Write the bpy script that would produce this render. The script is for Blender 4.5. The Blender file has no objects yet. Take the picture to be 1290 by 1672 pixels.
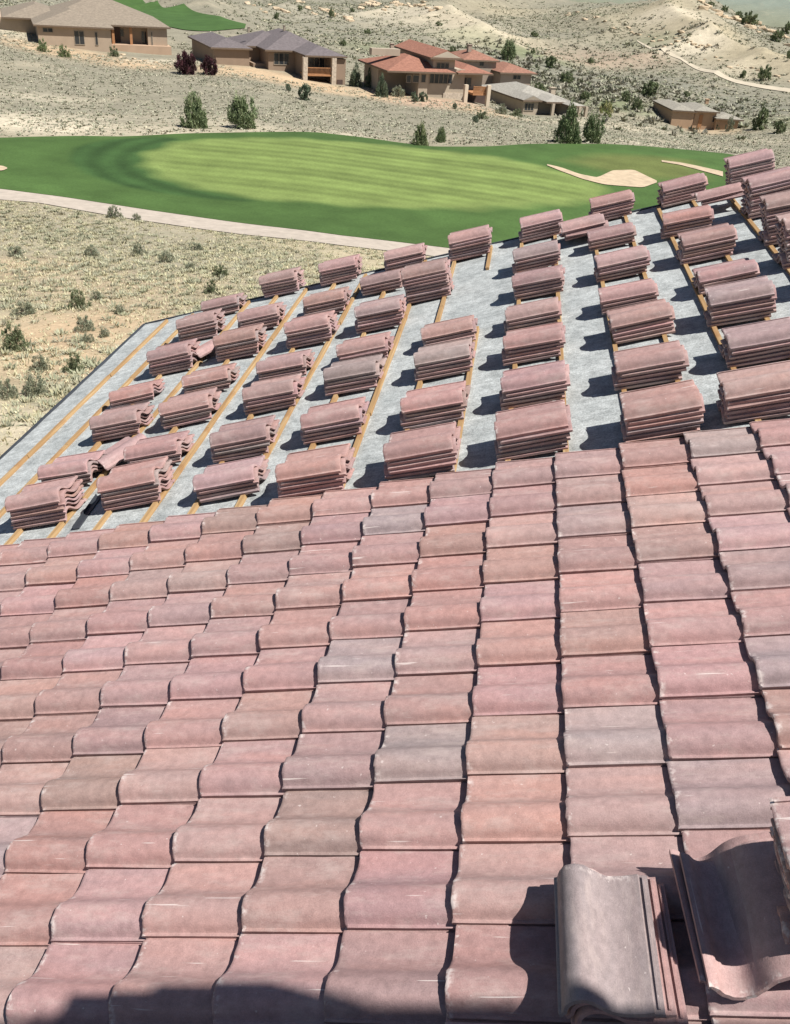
import bpy, math, random
import numpy as np
from mathutils import Matrix, Vector
random.seed(7); rng = np.random.RandomState(7)
C = bpy.context.scene.collection
R_ = math.radians

# ------------------------------------------------------------------ camera (solved from the roof's tile grid)
ZC = 18.0                                   # camera height above the fairway
PITCH = R_(18.43)                           # 4:12 roof
AX = 0.36161                                # exposure of one course (up-slope)
BY = 0.31                                   # cover width of one tile
FPX = 1523.1
right = Vector((0.98870885, 0.13262206, 0.06975821)).normalized()
fwd = Vector((-0.07751683, 0.85105487, -0.51932336)).normalized()
up = right.cross(fwd).normalized()
fwd = up.cross(right).normalized()
CAM = Vector((0, 0, ZC))
cam_d = bpy.data.cameras.new('camera'); cam = bpy.data.objects.new('camera', cam_d); C.objects.link(cam)
cam_d.sensor_fit = 'HORIZONTAL'; cam_d.sensor_width = 36; cam_d.lens = FPX / 1290 * 36
cam_d.clip_start = 0.05; cam_d.clip_end = 9000
mw = Matrix((right, up, -fwd)).transposed().to_4x4(); mw.translation = CAM
cam.matrix_world = mw
bpy.context.scene.camera = cam

# ------------------------------------------------------------------ world, sun, exposure
SUN_EL, SUN_AZ = 60.0, -18.0                # azimuth from +X towards +Y
w = bpy.data.worlds.new('World'); bpy.context.scene.world = w; w.use_nodes = True
nt = w.node_tree; bg = nt.nodes['Background']
sky = nt.nodes.new('ShaderNodeTexSky'); sky.sky_type = 'NISHITA'; sky.sun_disc = False
sky.sun_elevation = R_(SUN_EL); sky.sun_rotation = R_(90 - SUN_AZ); sky.altitude = 1400
sky.air_density = 1.0; sky.dust_density = 1.0
nt.links.new(sky.outputs[0], bg.inputs[0]); bg.inputs[1].default_value = 0.05
sd = bpy.data.lights.new('sun', 'SUN'); sd.energy = 5.0; sd.angle = R_(0.53); sd.color = (1.0, 0.965, 0.915)
sun = bpy.data.objects.new('sun', sd); C.objects.link(sun)
sdir = Vector((math.cos(R_(SUN_EL)) * math.cos(R_(SUN_AZ)), math.cos(R_(SUN_EL)) * math.sin(R_(SUN_AZ)), math.sin(R_(SUN_EL))))
sun.rotation_euler = sdir.to_track_quat('Z', 'Y').to_euler(); sun.location = (30, 0, 60)
vs = bpy.context.scene.view_settings
vs.view_transform = 'Standard'; vs.look = 'None'; vs.gamma = 1; vs.exposure = 0.55
bpy.context.scene.cycles.max_bounces = 4; bpy.context.scene.cycles.diffuse_bounces = 2

# ------------------------------------------------------------------ geometry helpers
ROOF = Matrix(((math.cos(PITCH), 0, -math.sin(PITCH), 0), (0, 1, 0, 0), (math.sin(PITCH), 0, math.cos(PITCH), 0), (0, 0, 0, 1)))
ROOF.translation = CAM - (ROOF.to_3x3() @ Vector((0.70756751, -4.64107727, 2.50967579)))   # roof frame: u up-slope, v along the eave, w normal
ROOF_I = ROOF.inverted()

def ray(px, py):
    d = right * ((px - 645) / FPX) + up * ((836 - py) / FPX) + fwd
    return d.normalized()
def at(px, py, dist):
    d = ray(px, py); return CAM + d * (dist / math.hypot(d.x, d.y))
def on_roof(px, py, wn=0.0):
    o = ROOF_I @ CAM; d = ROOF_I.to_3x3() @ ray(px, py)
    return o + d * ((wn - o.z) / d.z)
def project(p):
    q = p - CAM; z = q.dot(fwd)
    if z < 0.05: return (-9999, -9999)
    return (645 + FPX * q.dot(right) / z, 836 - FPX * q.dot(up) / z)

class MB:
    def __init__(s): s.v = []; s.f = []; s.c = []; s.smooth = False
    def add(s, vs_, fs, col=None):
        o = len(s.v); s.v += [tuple(x) for x in vs_]; s.f += [tuple(i + o for i in f) for f in fs]
        if col is not None: s.c += [col] * len(vs_)
    def box(s, x0, x1, y0, y1, z0, z1, M=None):
        vv = [Vector((x, y, z)) for z in (z0, z1) for y in (y0, y1) for x in (x0, x1)]
        if M: vv = [M @ q for q in vv]
        s.add(vv, [(0, 2, 3, 1), (4, 5, 7, 6), (0, 1, 5, 4), (2, 6, 7, 3), (0, 4, 6, 2), (1, 3, 7, 5)])
    def tube(s, a, b, r0, r1, n=7):
        a = Vector(a); b = Vector(b); d = (b - a).normalized()
        t = Vector((0, 0, 1)) if abs(d.z) < .9 else Vector((1, 0, 0)); x = d.cross(t).normalized(); y = d.cross(x)
        vv = [c_ + (x * math.cos(6.2832 * i / n) + y * math.sin(6.2832 * i / n)) * r for c_, r in ((a, r0), (b, r1)) for i in range(n)]
        s.add(vv, [(i, (i + 1) % n, n + (i + 1) % n, n + i) for i in range(n)] + [tuple(range(n))[::-1], tuple(range(n, 2 * n))])
    def build(s, name, mat=None, parent=None, smooth=False):
        me = bpy.data.meshes.new(name); me.from_pydata(s.v, [], s.f); me.update()
        if s.c and len(s.c) == len(s.v):
            a = me.color_attributes.new('Col', 'FLOAT_COLOR', 'POINT')
            a.data.foreach_set('color', np.array([(c[0], c[1], c[2], 1) for c in s.c], dtype=np.float32).ravel())
        if smooth: me.polygons.foreach_set('use_smooth', [True] * len(me.polygons))
        if mat: me.materials.append(mat)
        o = bpy.data.objects.new(name, me); C.objects.link(o)
        if parent: o.parent = parent
        return o

def tag(o, label=None, cat=None, group=None, kind=None):
    if label: o['label'] = label
    if cat: o['category'] = cat
    if group: o['group'] = group
    if kind: o['kind'] = kind
    return o
def empty(name, loc, rz=0, label=None, cat=None, group=None):
    o = bpy.data.objects.new(name, None); C.objects.link(o); o.location = loc; o.rotation_euler = (0, 0, rz); o.empty_display_size = .2
    return tag(o, label, cat, group)
def copy_tree(o, parent=None):
    c = o.copy(); C.objects.link(c)
    if parent: c.parent = parent
    for ch in [x for x in o.children]: copy_tree(ch, c)
    return c
def np_mesh(name, V, F, mat, col=None, smooth=False):
    """V (n,3) F (m,k) numpy"""
    me = bpy.data.meshes.new(name); V = np.asarray(V, np.float32); F = np.asarray(F, np.int32); k = F.shape[1]
    me.vertices.add(len(V)); me.vertices.foreach_set('co', V.ravel())
    me.loops.add(F.size); me.loops.foreach_set('vertex_index', F.ravel())
    me.polygons.add(len(F)); me.polygons.foreach_set('loop_start', np.arange(0, F.size, k, dtype=np.int32))
    if smooth: me.polygons.foreach_set('use_smooth', np.ones(len(F), bool))
    me.update(calc_edges=True)
    if col is not None:
        a = me.color_attributes.new('Col', 'FLOAT_COLOR', 'POINT')
        cc = np.ones((len(V), 4), np.float32); cc[:, :3] = col; a.data.foreach_set('color', cc.ravel())
    if mat: me.materials.append(mat)
    o = bpy.data.objects.new(name, me); C.objects.link(o)
    return o

# ------------------------------------------------------------------ materials
class N:
    """tiny node helper"""
    def __init__(s, name, rough=0.85, spec=0.3):
        s.m = bpy.data.materials.new(name); s.m.use_nodes = True; s.t = s.m.node_tree; s.b = s.t.nodes['Principled BSDF']
        s.b.inputs['Roughness'].default_value = rough; s.b.inputs['Specular IOR Level'].default_value = spec
    def n(s, t, **kw):
        x = s.t.nodes.new(t)
        for k, v_ in kw.items(): setattr(x, k, v_)
        return x
    def l(s, a, b): s.t.links.new(a, b)
    def coord(s, kind='Object', scale=(1, 1, 1), offset=None):
        tc = s.n('ShaderNodeTexCoord'); mp = s.n('ShaderNodeMapping'); s.l(tc.outputs[kind], mp.inputs[0]); mp.inputs['Scale'].default_value = scale
        if offset is not None: s.l(offset, mp.inputs['Location'])
        return mp.outputs[0]
    def noise(s, vec, scale, detail=4, rough=.55, dist=0):
        x = s.n('ShaderNodeTexNoise'); x.inputs['Scale'].default_value = scale; x.inputs['Detail'].default_value = detail
        x.inputs['Roughness'].default_value = rough; x.inputs['Distortion'].default_value = dist; s.l(vec, x.inputs['Vector']); return x.outputs[0]
    def ramp(s, fac, stops, interp='LINEAR'):
        x = s.n('ShaderNodeValToRGB'); s.l(fac, x.inputs[0]); cr = x.color_ramp; cr.interpolation = interp
        while len(cr.elements) < len(stops): cr.elements.new(.5)
        for e_, (p, c_) in zip(cr.elements, stops):
            e_.position = p; e_.color = (c_[0], c_[1], c_[2], 1) if not isinstance(c_, (int, float)) else (c_, c_, c_, 1)
        return x.outputs[0]
    def mix(s, fac, a, b, mode='MIX'):
        x = s.n('ShaderNodeMix', data_type='RGBA', blend_type=mode)
        for i, v_ in ((0, fac), (6, a), (7, b)):
            if isinstance(v_, (int, float)): x.inputs[i].default_value = v_
            elif isinstance(v_, tuple): x.inputs[i].default_value = (*v_, 1)
            else: s.l(v_, x.inputs[i])
        return x.outputs[2]
    def math(s, op, a, b=0.5):
        x = s.n('ShaderNodeMath', operation=op)
        for i, v_ in ((0, a), (1, b)):
            if isinstance(v_, (int, float)): x.inputs[i].default_value = v_
            else: s.l(v_, x.inputs[i])
        return x.outputs[0]
    def bump(s, h, strength=.3, dist=.01):
        x = s.n('ShaderNodeBump'); x.inputs['Strength'].default_value = strength; x.inputs['Distance'].default_value = dist
        s.l(h, x.inputs['Height']); s.l(x.outputs[0], s.b.inputs['Normal'])
    def col(s, c_):
        if isinstance(c_, tuple): s.b.inputs['Base Color'].default_value = (*c_, 1)
        else: s.l(c_, s.b.inputs['Base Color'])
        return s.m

def tile_material(name, island=False):
    k = N(name, .72, .35)
    oi = k.n('ShaderNodeObjectInfo')
    if island:
        ge = k.n('ShaderNodeNewGeometry'); rnd = ge.outputs['Random Per Island']
        base = k.ramp(rnd, [(0, (.40, .235, .21)), (.35, (.47, .26, .235)), (.7, (.40, .25, .235)), (1, (.35, .24, .24))])
    else:
        rnd = oi.outputs['Random']; base = oi.outputs['Color']
    cx = k.n('ShaderNodeCombineXYZ')
    for i in range(3): k.l(k.math('MULTIPLY', rnd, (37.0, 91.0, 53.0)[i]), cx.inputs[i])
    v1 = k.coord('Object', (1.3, 7, 3), cx.outputs[0])
    n1 = k.noise(v1, 1.0, 3, .5, .4)
    v2 = k.coord('Object', (1, 1, 1), cx.outputs[0])
    n2 = k.noise(v2, 28, 5, .65)
    n3 = k.noise(v2, 260, 2, .6)
    streak = k.ramp(n1, [(.40, 0), (.62, 1)])
    c1 = k.mix(k.math('MULTIPLY', streak, .55), base, k.mix(1.0, base, (.77, .87, .91), 'MULTIPLY'))
    warm = k.ramp(k.noise(v1, 1.6, 2, .5), [(.52, 0), (.72, 1)])
    c1 = k.mix(k.math('MULTIPLY', warm, .6), c1, k.mix(1.0, c1, (1.12, 1.03, .98), 'MULTIPLY'))
    c2 = k.mix(1.0, c1, k.ramp(n2, [(.25, .76), (.75, 1.16)]), 'MULTIPLY')
    c3 = k.mix(1.0, c2, k.ramp(n3, [(.3, .86), (.7, 1.10)]), 'MULTIPLY')
    dustn = k.ramp(k.noise(k.coord('Object', (3, 9, 5), cx.outputs[0]), 1.4, 6, .75), [(.5, 0), (.75, .5)])
    c3 = k.mix(dustn, c3, (.50, .405, .37))
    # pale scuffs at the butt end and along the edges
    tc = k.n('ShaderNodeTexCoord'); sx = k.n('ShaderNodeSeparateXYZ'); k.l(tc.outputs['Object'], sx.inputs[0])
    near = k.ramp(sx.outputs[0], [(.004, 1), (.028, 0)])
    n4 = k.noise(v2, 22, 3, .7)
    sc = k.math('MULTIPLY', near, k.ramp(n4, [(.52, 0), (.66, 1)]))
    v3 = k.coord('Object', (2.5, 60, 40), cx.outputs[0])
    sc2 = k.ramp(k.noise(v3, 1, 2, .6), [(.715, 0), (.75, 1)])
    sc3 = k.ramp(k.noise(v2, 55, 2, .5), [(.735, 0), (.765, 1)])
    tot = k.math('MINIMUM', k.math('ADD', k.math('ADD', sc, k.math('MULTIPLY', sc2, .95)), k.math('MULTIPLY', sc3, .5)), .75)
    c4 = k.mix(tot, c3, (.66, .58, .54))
    k.bump(k.math('ADD', k.math('MULTIPLY', n3, .4), n2), .4, .004)
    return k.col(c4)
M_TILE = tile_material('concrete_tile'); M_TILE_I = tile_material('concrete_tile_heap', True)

k = N('felt', .95, .1)
v = k.coord('Object', (1, 1, 1)); vst = k.coord('Object', (1.5, 18, 1))
f1 = k.noise(v, 5, 5, .6); f2 = k.noise(v, 90, 3, .7); f3 = k.noise(vst, 3, 3, .6); f4 = k.noise(v, 34, 4, .75); f5 = k.noise(v, 14, 5, .75)
c = k.ramp(f1, [(.3, (.34, .36, .355)), (.7, (.49, .51, .50))])
c = k.mix(1.0, c, k.ramp(f2, [(.32, .62), (.6, 1.1)]), 'MULTIPLY')
c = k.mix(1.0, c, k.ramp(f3, [(.35, .88), (.6, 1.05)]), 'MULTIPLY')
c = k.mix(1.0, c, k.ramp(f5, [(.35, .74), (.62, 1.12)]), 'MULTIPLY')
c = k.mix(k.ramp(f4, [(.64, 0), (.72, .8)]), c, (.13, .14, .145))
k.bump(f2, .3, .006)
M_FELT = k.col(c)
k = N('batten_wood', .8, .2)
v = k.coord('Object', (40, 1.2, 40)); g = k.noise(v, 1, 4, .6, .5); v2 = k.coord('Object', (1, 1, 1))
c = k.ramp(g, [(.3, (.27, .155, .07)), (.55, (.39, .25, .12)), (.75, (.48, .35, .20))])
c = k.mix(k.ramp(k.noise(v2, 2.2, 3), [(.55, 0), (.68, 1)]), c, (.27, .125, .05))
M_BATTEN = k.col(c)
def flat(name, c_, rough=.8, var=.12, sc=3.0, spec=.3):
    k = N(name, rough, spec); v = k.coord('Object'); n_ = k.noise(v, sc, 5, .6)
    return k.col(k.mix(1.0, c_, k.ramp(n_, [(.3, 1 - var), (.7, 1 + var)]), 'MULTIPLY'))
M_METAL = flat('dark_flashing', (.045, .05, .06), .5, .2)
M_OSB = flat('roof_sheathing', (.42, .30, .17), .8, .2, 12)
M_STUCCO = flat('stucco', (.50, .40, .30), .9, .08, 8)
M_GLASS = N('window_glass', .12, .6).col((.03, .035, .04))
# ---- attribute driven ground
k = N('desert_ground', .95, .08)
at_ = k.n('ShaderNodeAttribute', attribute_name='Col'); v = k.coord('Object', (1, 1, 1))
na = k.noise(v, .35, 6, .65); nb = k.noise(v, 2.2, 5, .7); nc = k.noise(v, 9, 4, .7); nd = k.noise(v, .06, 6, .6)
c = k.mix(1.0, at_.outputs['Color'], k.ramp(na, [(.28, .80), (.72, 1.2)]), 'MULTIPLY')
c = k.mix(1.0, c, k.ramp(nb, [(.3, .80), (.7, 1.18)]), 'MULTIPLY')
c = k.mix(1.0, c, k.ramp(nc, [(.3, .84), (.7, 1.12)]), 'MULTIPLY')
c = k.mix(k.ramp(nd, [(.55, 0), (.68, .4)]), c, (.42, .36, .26))
c = k.mix(k.ramp(k.noise(v, 1.1, 5, .7), [(.54, 0), (.68, .5)]), c, (.24, .23, .16))
k.bump(nb, .5, .15)
M_GROUND = k.col(c)
k = N('turf', .9, .15)
at_ = k.n('ShaderNodeAttribute', attribute_name='Col'); v = k.coord('Object', (1, 1, 1))
c = k.mix(1.0, at_.outputs['Color'], k.ramp(k.noise(v, .25, 5, .6), [(.3, .82), (.7, 1.18)]), 'MULTIPLY')
c = k.mix(1.0, c, k.ramp(k.noise(v, 5.5, 6, .8), [(.3, .74), (.7, 1.26)]), 'MULTIPLY')
k.bump(k.noise(v, 12, 3), .3, .03)
M_TURF = k.col(c)
M_PATH = flat('path_gravel', (.40, .345, .285), .95, .14, 1.5)
M_SAND = flat('bunker_sand', (.44, .345, .235), .95, .2, 1.2)
M_ROAD = flat('dirt_road', (.46, .40, .30), .95, .12, .3)
k = N('foliage_leaf', .7, .25)
at_ = k.n('ShaderNodeAttribute', attribute_name='Col'); oi = k.n('ShaderNodeObjectInfo')
M_LEAF = k.col(k.mix(1.0, at_.outputs['Color'], oi.outputs['Color'], 'MULTIPLY'))
M_BARK = flat('bark', (.16, .12, .085), .95, .25, 10)
k = N('sandstone', .95, .1); v = k.coord('Object', (1, 1, 4))
M_ROCK = k.col(k.ramp(k.noise(v, .8, 6, .7), [(.25, (.30, .22, .14)), (.5, (.52, .41, .28)), (.75, (.66, .55, .40))]))
def stucco(name, c_): return flat(name, c_, .95, .07, .7)
def shingle(name, c_, sc=1.0, var=.18):
    k = N(name, .9, .15); v = k.coord('Object', (1, 1, 1)); v2 = k.coord('Object', (1.2, 1.2, 9))
    c = k.mix(1.0, c_, k.ramp(k.noise(v, 2.5, 4, .7), [(.3, 1 - var), (.7, 1 + var)]), 'MULTIPLY')
    c = k.mix(1.0, c, k.ramp(k.noise(v2, 1.6, 3, .6), [(.35, .85), (.65, 1.1)]), 'MULTIPLY')
    return k.col(c)

# ------------------------------------------------------------------ terrain as a smooth height field through measured points
ctrl = []      # (x, y, z)
def cp(px, py, dist): p = at(px, py, dist); ctrl.append((p.x, p.y, p.z))
def cd(px, py, drop):
    d = ray(px, py); ctrl.append(tuple(CAM + d * (drop / -d.z)))
for q in [(0, 740, 20), (25, 560, 34), (110, 640, 26), (200, 450, 47), (350, 430, 50), (500, 440, 48)]: cp(*q)
for q in [(0, 325, 17.6), (400, 370, 17.7), (700, 405, 17.8), (0, 225, 17.9), (150, 222, 17.9), (300, 220, 17.8), (500, 222, 17.8), (700, 240, 18), (860, 236, 17.8), (1000, 240, 17.8), (1170, 258, 18.2),
          (645, 300, 18), (300, 270, 18), (900, 320, 18), (1100, 330, 18.2), (1030, 295, 18.0), (850, 400, 18), (1180, 380, 18.4)]: cd(*q)
for q in [(52, 67, 190), (0, 35, 210), (275, 92, 192), (320, 100, 180), (390, 106, 178), (480, 120, 175), (545, 139, 171), (600, 142, 173), (660, 150, 173), (735, 159, 171), (790, 173, 168),
          (852, 187, 176), (950, 194, 174), (1065, 186, 200), (1122, 207, 199), (1220, 215, 195), (1290, 225, 185), (150, 160, 132), (400, 175, 130), (650, 195, 135), (900, 210, 140), (1100, 235, 150),
          (190, 5, 330), (380, 45, 255), (300, 15, 310), (450, 30, 300), (600, 15, 350), (500, 0, 400), (645, 0, 430), (600, 70, 240), (760, 70, 270), (900, 120, 250), (900, 150, 215), (1000, 95, 300),
          (1000, 45, 350), (850, 20, 410), (1150, 6, 410), (1000, 4, 440), (1290, 58, 380), (1290, 150, 262), (1050, 150, 225), (1150, 160, 240), (1290, 195, 215), (1200, 90, 320), (1130, 120, 280)]: cp(*q)
for azd in range(-180, 181, 30):
    for dist, drop in ((6, 9.0), (12, 9.6)):
        if -45 < azd < 15 and dist > 10: continue
        ctrl.append((dist * math.sin(R_(azd)), dist * math.cos(R_(azd)), ZC - drop))
    if not (-45 < azd < 20): ctrl.append((60 * math.sin(R_(azd)), 60 * math.cos(R_(azd)), ZC - 14)); ctrl.append((250 * math.sin(R_(azd)), 250 * math.cos(R_(azd)), ZC - 18))
for azd in range(-180, 181, 15):
    ctrl.append((900 * math.sin(R_(azd)), 900 * math.cos(R_(azd)), ZC - (34 if azd < 6 or azd > 60 else 48)))
    ctrl.append((4500 * math.sin(R_(azd)), 4500 * math.cos(R_(azd)), ZC - 75))
ctrl.append((500 * math.sin(R_(13)), 500 * math.cos(R_(13)), ZC - 24)); ctrl.append((520 * math.sin(R_(8)), 520 * math.cos(R_(8)), ZC - 17)); ctrl.append((560 * math.sin(R_(0)), 560 * math.cos(R_(0)), ZC - 22))
ctrl = np.array(ctrl)
def lp(X, Y): return np.stack([2.2 * np.log(np.hypot(X, Y) + 1.0), 4.0 * np.arctan2(X, Y)], -1)
def phi(d2): return .5 * d2 * np.log(d2 + 1e-12)
_q = lp(ctrl[:, 0], ctrl[:, 1]); _n = len(_q)
_K = phi(((_q[:, None] - _q[None]) ** 2).sum(-1)) + np.eye(_n) * 2e-4
_P = np.concatenate([np.ones((_n, 1)), _q], 1)
_A = np.block([[_K, _P], [_P.T, np.zeros((3, 3))]])
_s = np.linalg.solve(_A, np.concatenate([ctrl[:, 2], np.zeros(3)]))
def bumps(X, Y, r):
    amp = np.clip((r - 120) / 150, 0, 1) * 0.9
    b = np.sin(X * .045 + 1.3 * np.sin(Y * .031)) * np.cos(Y * .052 + np.sin(X * .027)) + .5 * np.sin(X * .13 + Y * .07) * np.cos(Y * .11 - X * .05)
    return amp * b
def height(X, Y):
    X = np.asarray(X, float); Y = np.asarray(Y, float); sh = X.shape; X = X.ravel(); Y = Y.ravel(); out = np.empty(len(X))
    for i in range(0, len(X), 20000):
        q = lp(X[i:i + 20000], Y[i:i + 20000]); d2 = ((q[:, None] - _q[None]) ** 2).sum(-1)
        out[i:i + 20000] = phi(d2) @ _s[:_n] + _s[_n] + q @ _s[_n + 1:]
    r_ = np.hypot(X, Y); out += bumps(X, Y, r_) * .6
    rg = 1 - np.abs(np.sin(X * .038 + .9 * np.sin(Y * .021) + .5)); rg2 = 1 - np.abs(np.sin(X * .085 - Y * .03 + 1.1 * np.sin(Y * .05)))
    out += np.clip((r_ - 235) / 90, 0, 1) * (5.0 * rg ** 2 + 1.8 * rg2 ** 2 - 2.0)
    return out.reshape(sh)
def hz(x, y): return float(height(np.array([x]), np.array([y]))[0])
_rs = np.geomspace(12, 2500, 260)
def hit(px, py):
    """point of the ground seen at a pixel of the photograph"""
    d = ray(px, py); h = math.hypot(d.x, d.y); X = d.x / h * _rs; Y = d.y / h * _rs; zr = ZC + d.z / h * _rs; g_ = height(X, Y)
    i = np.argmax(zr < g_); i = max(i, 1) if (zr < g_).any() else len(_rs) - 1
    a0 = zr[i - 1] - g_[i - 1]; a1 = zr[i] - g_[i]; t = a0 / (a0 - a1) if a0 != a1 else 1
    r = _rs[i - 1] + (_rs[i] - _rs[i - 1]) * min(max(t, 0), 1)
    x = d.x / h * r; y = d.y / h * r
    return Vector((x, y, hz(x, y)))

# soil patches: (px, py, radius m, colour, strength)
SOIL = np.array([.47, .40, .27]); SAGE = np.array([.31, .285, .212]); ORANGE = np.array([.56, .41, .26]); PALE = np.array([.64, .56, .42])
GREEN_S = np.array([.20, .235, .12]); DARK = np.array([.235, .23, .18]); PINK = np.array([.53, .37, .26]); HILL = np.array([.42, .36, .245])
patches = [(80, 440, 8, SAGE, .8), (330, 470, 6, SAGE, .7), (250, 440, 5, SAGE, .7), (60, 360, 8, SAGE, .6), (180, 370, 6, SAGE, .6), (420, 420, 5, SAGE, .6), (60, 470, 5, SAGE, .6), (150, 530, 3.5, ORANGE, .8), (60, 560, 3, ORANGE, .8), (40, 700, 3, PALE, .5), (250, 400, 9, SAGE, .6), (200, 470, 5, ORANGE, .6), (100, 600, 2.5, ORANGE, .7), (30, 440, 4, ORANGE, .7),
  (60, 200, 6, PALE, .95), (110, 208, 5, PALE, .95), (150, 190, 4, PALE, .5), (20, 190, 4, PALE, .6), (110, 165, 5, PALE, .5), (30, 155, 4, PALE, .4), (270, 214, 5, PALE, .6),
  (420, 212, 5, PALE, .5), (560, 222, 5, PALE, .5), (330, 195, 6, PALE, .4), (1000, 228, 8, PALE, .6), (1150, 240, 8, PALE, .7), (1080, 215, 7, PALE, .5), (1000, 205, 6, PALE, .6), (1240, 230, 6, PALE, .5),
  (120, 88, 8, ORANGE, .9), (220, 105, 7, ORANGE, .9), (60, 75, 7, ORANGE, .8), (280, 100, 6, PALE, .7), (10, 50, 7, PALE, .6), (400, 115, 6, ORANGE, .9), (460, 128, 6, ORANGE, .9), (520, 142, 6, ORANGE, .9), (360, 115, 6, ORANGE, .7),
  (560, 148, 5, ORANGE, .9), (600, 152, 5, ORANGE, .9), (650, 160, 6, ORANGE, .9), (700, 168, 6, PINK, 1), (750, 170, 6, PINK, 1), (800, 184, 6, ORANGE, .7), (880, 196, 6, PALE, .5), (950, 200, 6, PALE, .8), (1165, 214, 6, ORANGE, .6),
  (600, 30, 30, PALE, .6), (540, 20, 20, PALE, .6), (700, 20, 28, PALE, .5), (660, 65, 20, SAGE, .7), (560, 55, 18, SAGE, .8), (820, 55, 28, HILL, 1), (760, 45, 25, PALE, .6), (900, 30, 35, HILL, 1), (1000, 25, 35, HILL, 1), (1150, 40, 40, HILL, 1), (1250, 100, 30, HILL, 1),
  (1000, 95, 15, PINK, 1), (950, 100, 13, PINK, 1), (1050, 92, 10, PINK, .8), (1130, 68, 11, PALE, .9), (1100, 80, 9, PALE, .7), (1180, 110, 12, PALE, .4), (1220, 40, 16, PALE, .8), (1100, 15, 14, PALE, .7),
  (950, 140, 18, DARK, .9), (1060, 135, 20, DARK, .85), (1160, 165, 20, DARK, .6), (880, 110, 16, DARK, .9), (1250, 180, 14, DARK, .6), (860, 85, 12, GREEN_S, .7), (1000, 170, 9, GREEN_S, .7), (1060, 72, 9, GREEN_S, .6), (1290, 200, 10, GREEN_S, .6),
  (760, 60, 12, GREEN_S, .4), (1275, 40, 30, GREEN_S, .5), (620, 78, 10, GREEN_S, .5), (200, 180, 12, SAGE, .5), (480, 180, 12, SAGE, .5)]
_pp = [(hit(a, b), rad, c_, s_) for a, b, rad, c_, s_ in patches]
def ground_col(X, Y):
    r = np.hypot(X, Y); base = SOIL[None] * (1 - np.clip((r - 75) / 40, 0, 1)[:, None] * 1) + SAGE[None] * .92 * np.clip((r - 75) / 40, 0, 1)[:, None]
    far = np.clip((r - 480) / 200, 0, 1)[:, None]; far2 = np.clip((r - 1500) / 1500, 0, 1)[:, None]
    for p, rad, c_, s_ in _pp:
        wv = s_ * np.exp(-(((X - p.x) ** 2 + (Y - p.y) ** 2) / rad ** 2) ** 1.5)
        base = base * (1 - wv[:, None]) + c_[None] * wv[:, None]
    rg = 1 - np.abs(np.sin(X * .038 + .9 * np.sin(Y * .021) + .5)); rg2 = 1 - np.abs(np.sin(X * .085 - Y * .03 + 1.1 * np.sin(Y * .05)))
    wr = (np.clip((r - 225) / 60, 0, 1) * np.clip(.75 - .9 * rg - .25 * rg2, 0, .6))[:, None]; base = base * (1 - wr) + DARK[None] * wr
    base = base * .84
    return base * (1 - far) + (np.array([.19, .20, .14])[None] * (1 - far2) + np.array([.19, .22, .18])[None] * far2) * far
az = np.concatenate([np.radians(np.arange(-180, -42, 3.0)), np.radians(np.arange(-42, 24, .22)), np.radians(np.arange(24, 180.1, 3.0))])
rr = np.concatenate([np.geomspace(1.5, 40, 50)[:-1], np.geomspace(40, 560, 330)[:-1], np.geomspace(560, 5200, 40)])
AZ, RR = np.meshgrid(az, rr); X = RR * np.sin(AZ); Y = RR * np.cos(AZ); Z = height(X, Y)
V = np.stack([X, Y, Z], -1).reshape(-1, 3); nA = len(az)
ii, jj = np.meshgrid(np.arange(len(rr) - 1), np.arange(nA - 1), indexing='ij'); a0 = (ii * nA + jj).ravel()
F = np.stack([a0, a0 + 1, a0 + nA + 1, a0 + nA], -1)[:, ::-1]
tag(np_mesh('ground', V, F, M_GROUND, ground_col(V[:, 0], V[:, 1]), True), 'dry desert ground rising to pale rocky hills', 'ground', kind='structure')

def resample(pts, n):
    pts = [np.array(p, float) for p in pts]; L = [0]
    for a, b in zip(pts, pts[1:]): L.append(L[-1] + np.linalg.norm(b - a))
    out = []
    for t in np.linspace(0, L[-1], n):
        i = min(max(np.searchsorted(L, t) - 1, 0), len(pts) - 2); s_ = (t - L[i]) / (L[i + 1] - L[i] + 1e-9); out.append(pts[i] * (1 - s_) + pts[i + 1] * s_)
    return np.array(out)
def smooth_curve(P, it=2):
    for _ in range(it):
        Q = P.copy(); Q[1:-1] = .25 * P[:-2] + .5 * P[1:-1] + .25 * P[2:]; P = Q
    return P
EDGES = {}
def strip(name, near_px, far_px, nu, nv, lift, mat, colf=None, label=None, sm=6):
    A = np.array([tuple(hit(*q))[:2] for q in near_px]); B = np.array([tuple(hit(*q))[:2] for q in far_px])
    A = smooth_curve(resample(A, nu), sm); B = smooth_curve(resample(B, nu), sm)
    t = np.linspace(0, 1, nv)[:, None, None]; G = A[None] * (1 - t) + B[None] * t
    X, Y = G[..., 0], G[..., 1]; Z = height(X, Y) + lift
    V = np.stack([X, Y, Z], -1).reshape(-1, 3)
    ii, jj = np.meshgrid(np.arange(nv - 1), np.arange(nu - 1), indexing='ij'); a0 = (ii * nu + jj).ravel()
    F = np.stack([a0, a0 + 1, a0 + nu + 1, a0 + nu], -1)
    o = np_mesh(name, V, F, mat, None if colf is None else colf(V[:, 0], V[:, 1]), True)
    EDGES[name] = np.vstack([A, B[::-1]])
    return tag(o, label, name.split('_')[-1], kind='structure')

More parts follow.
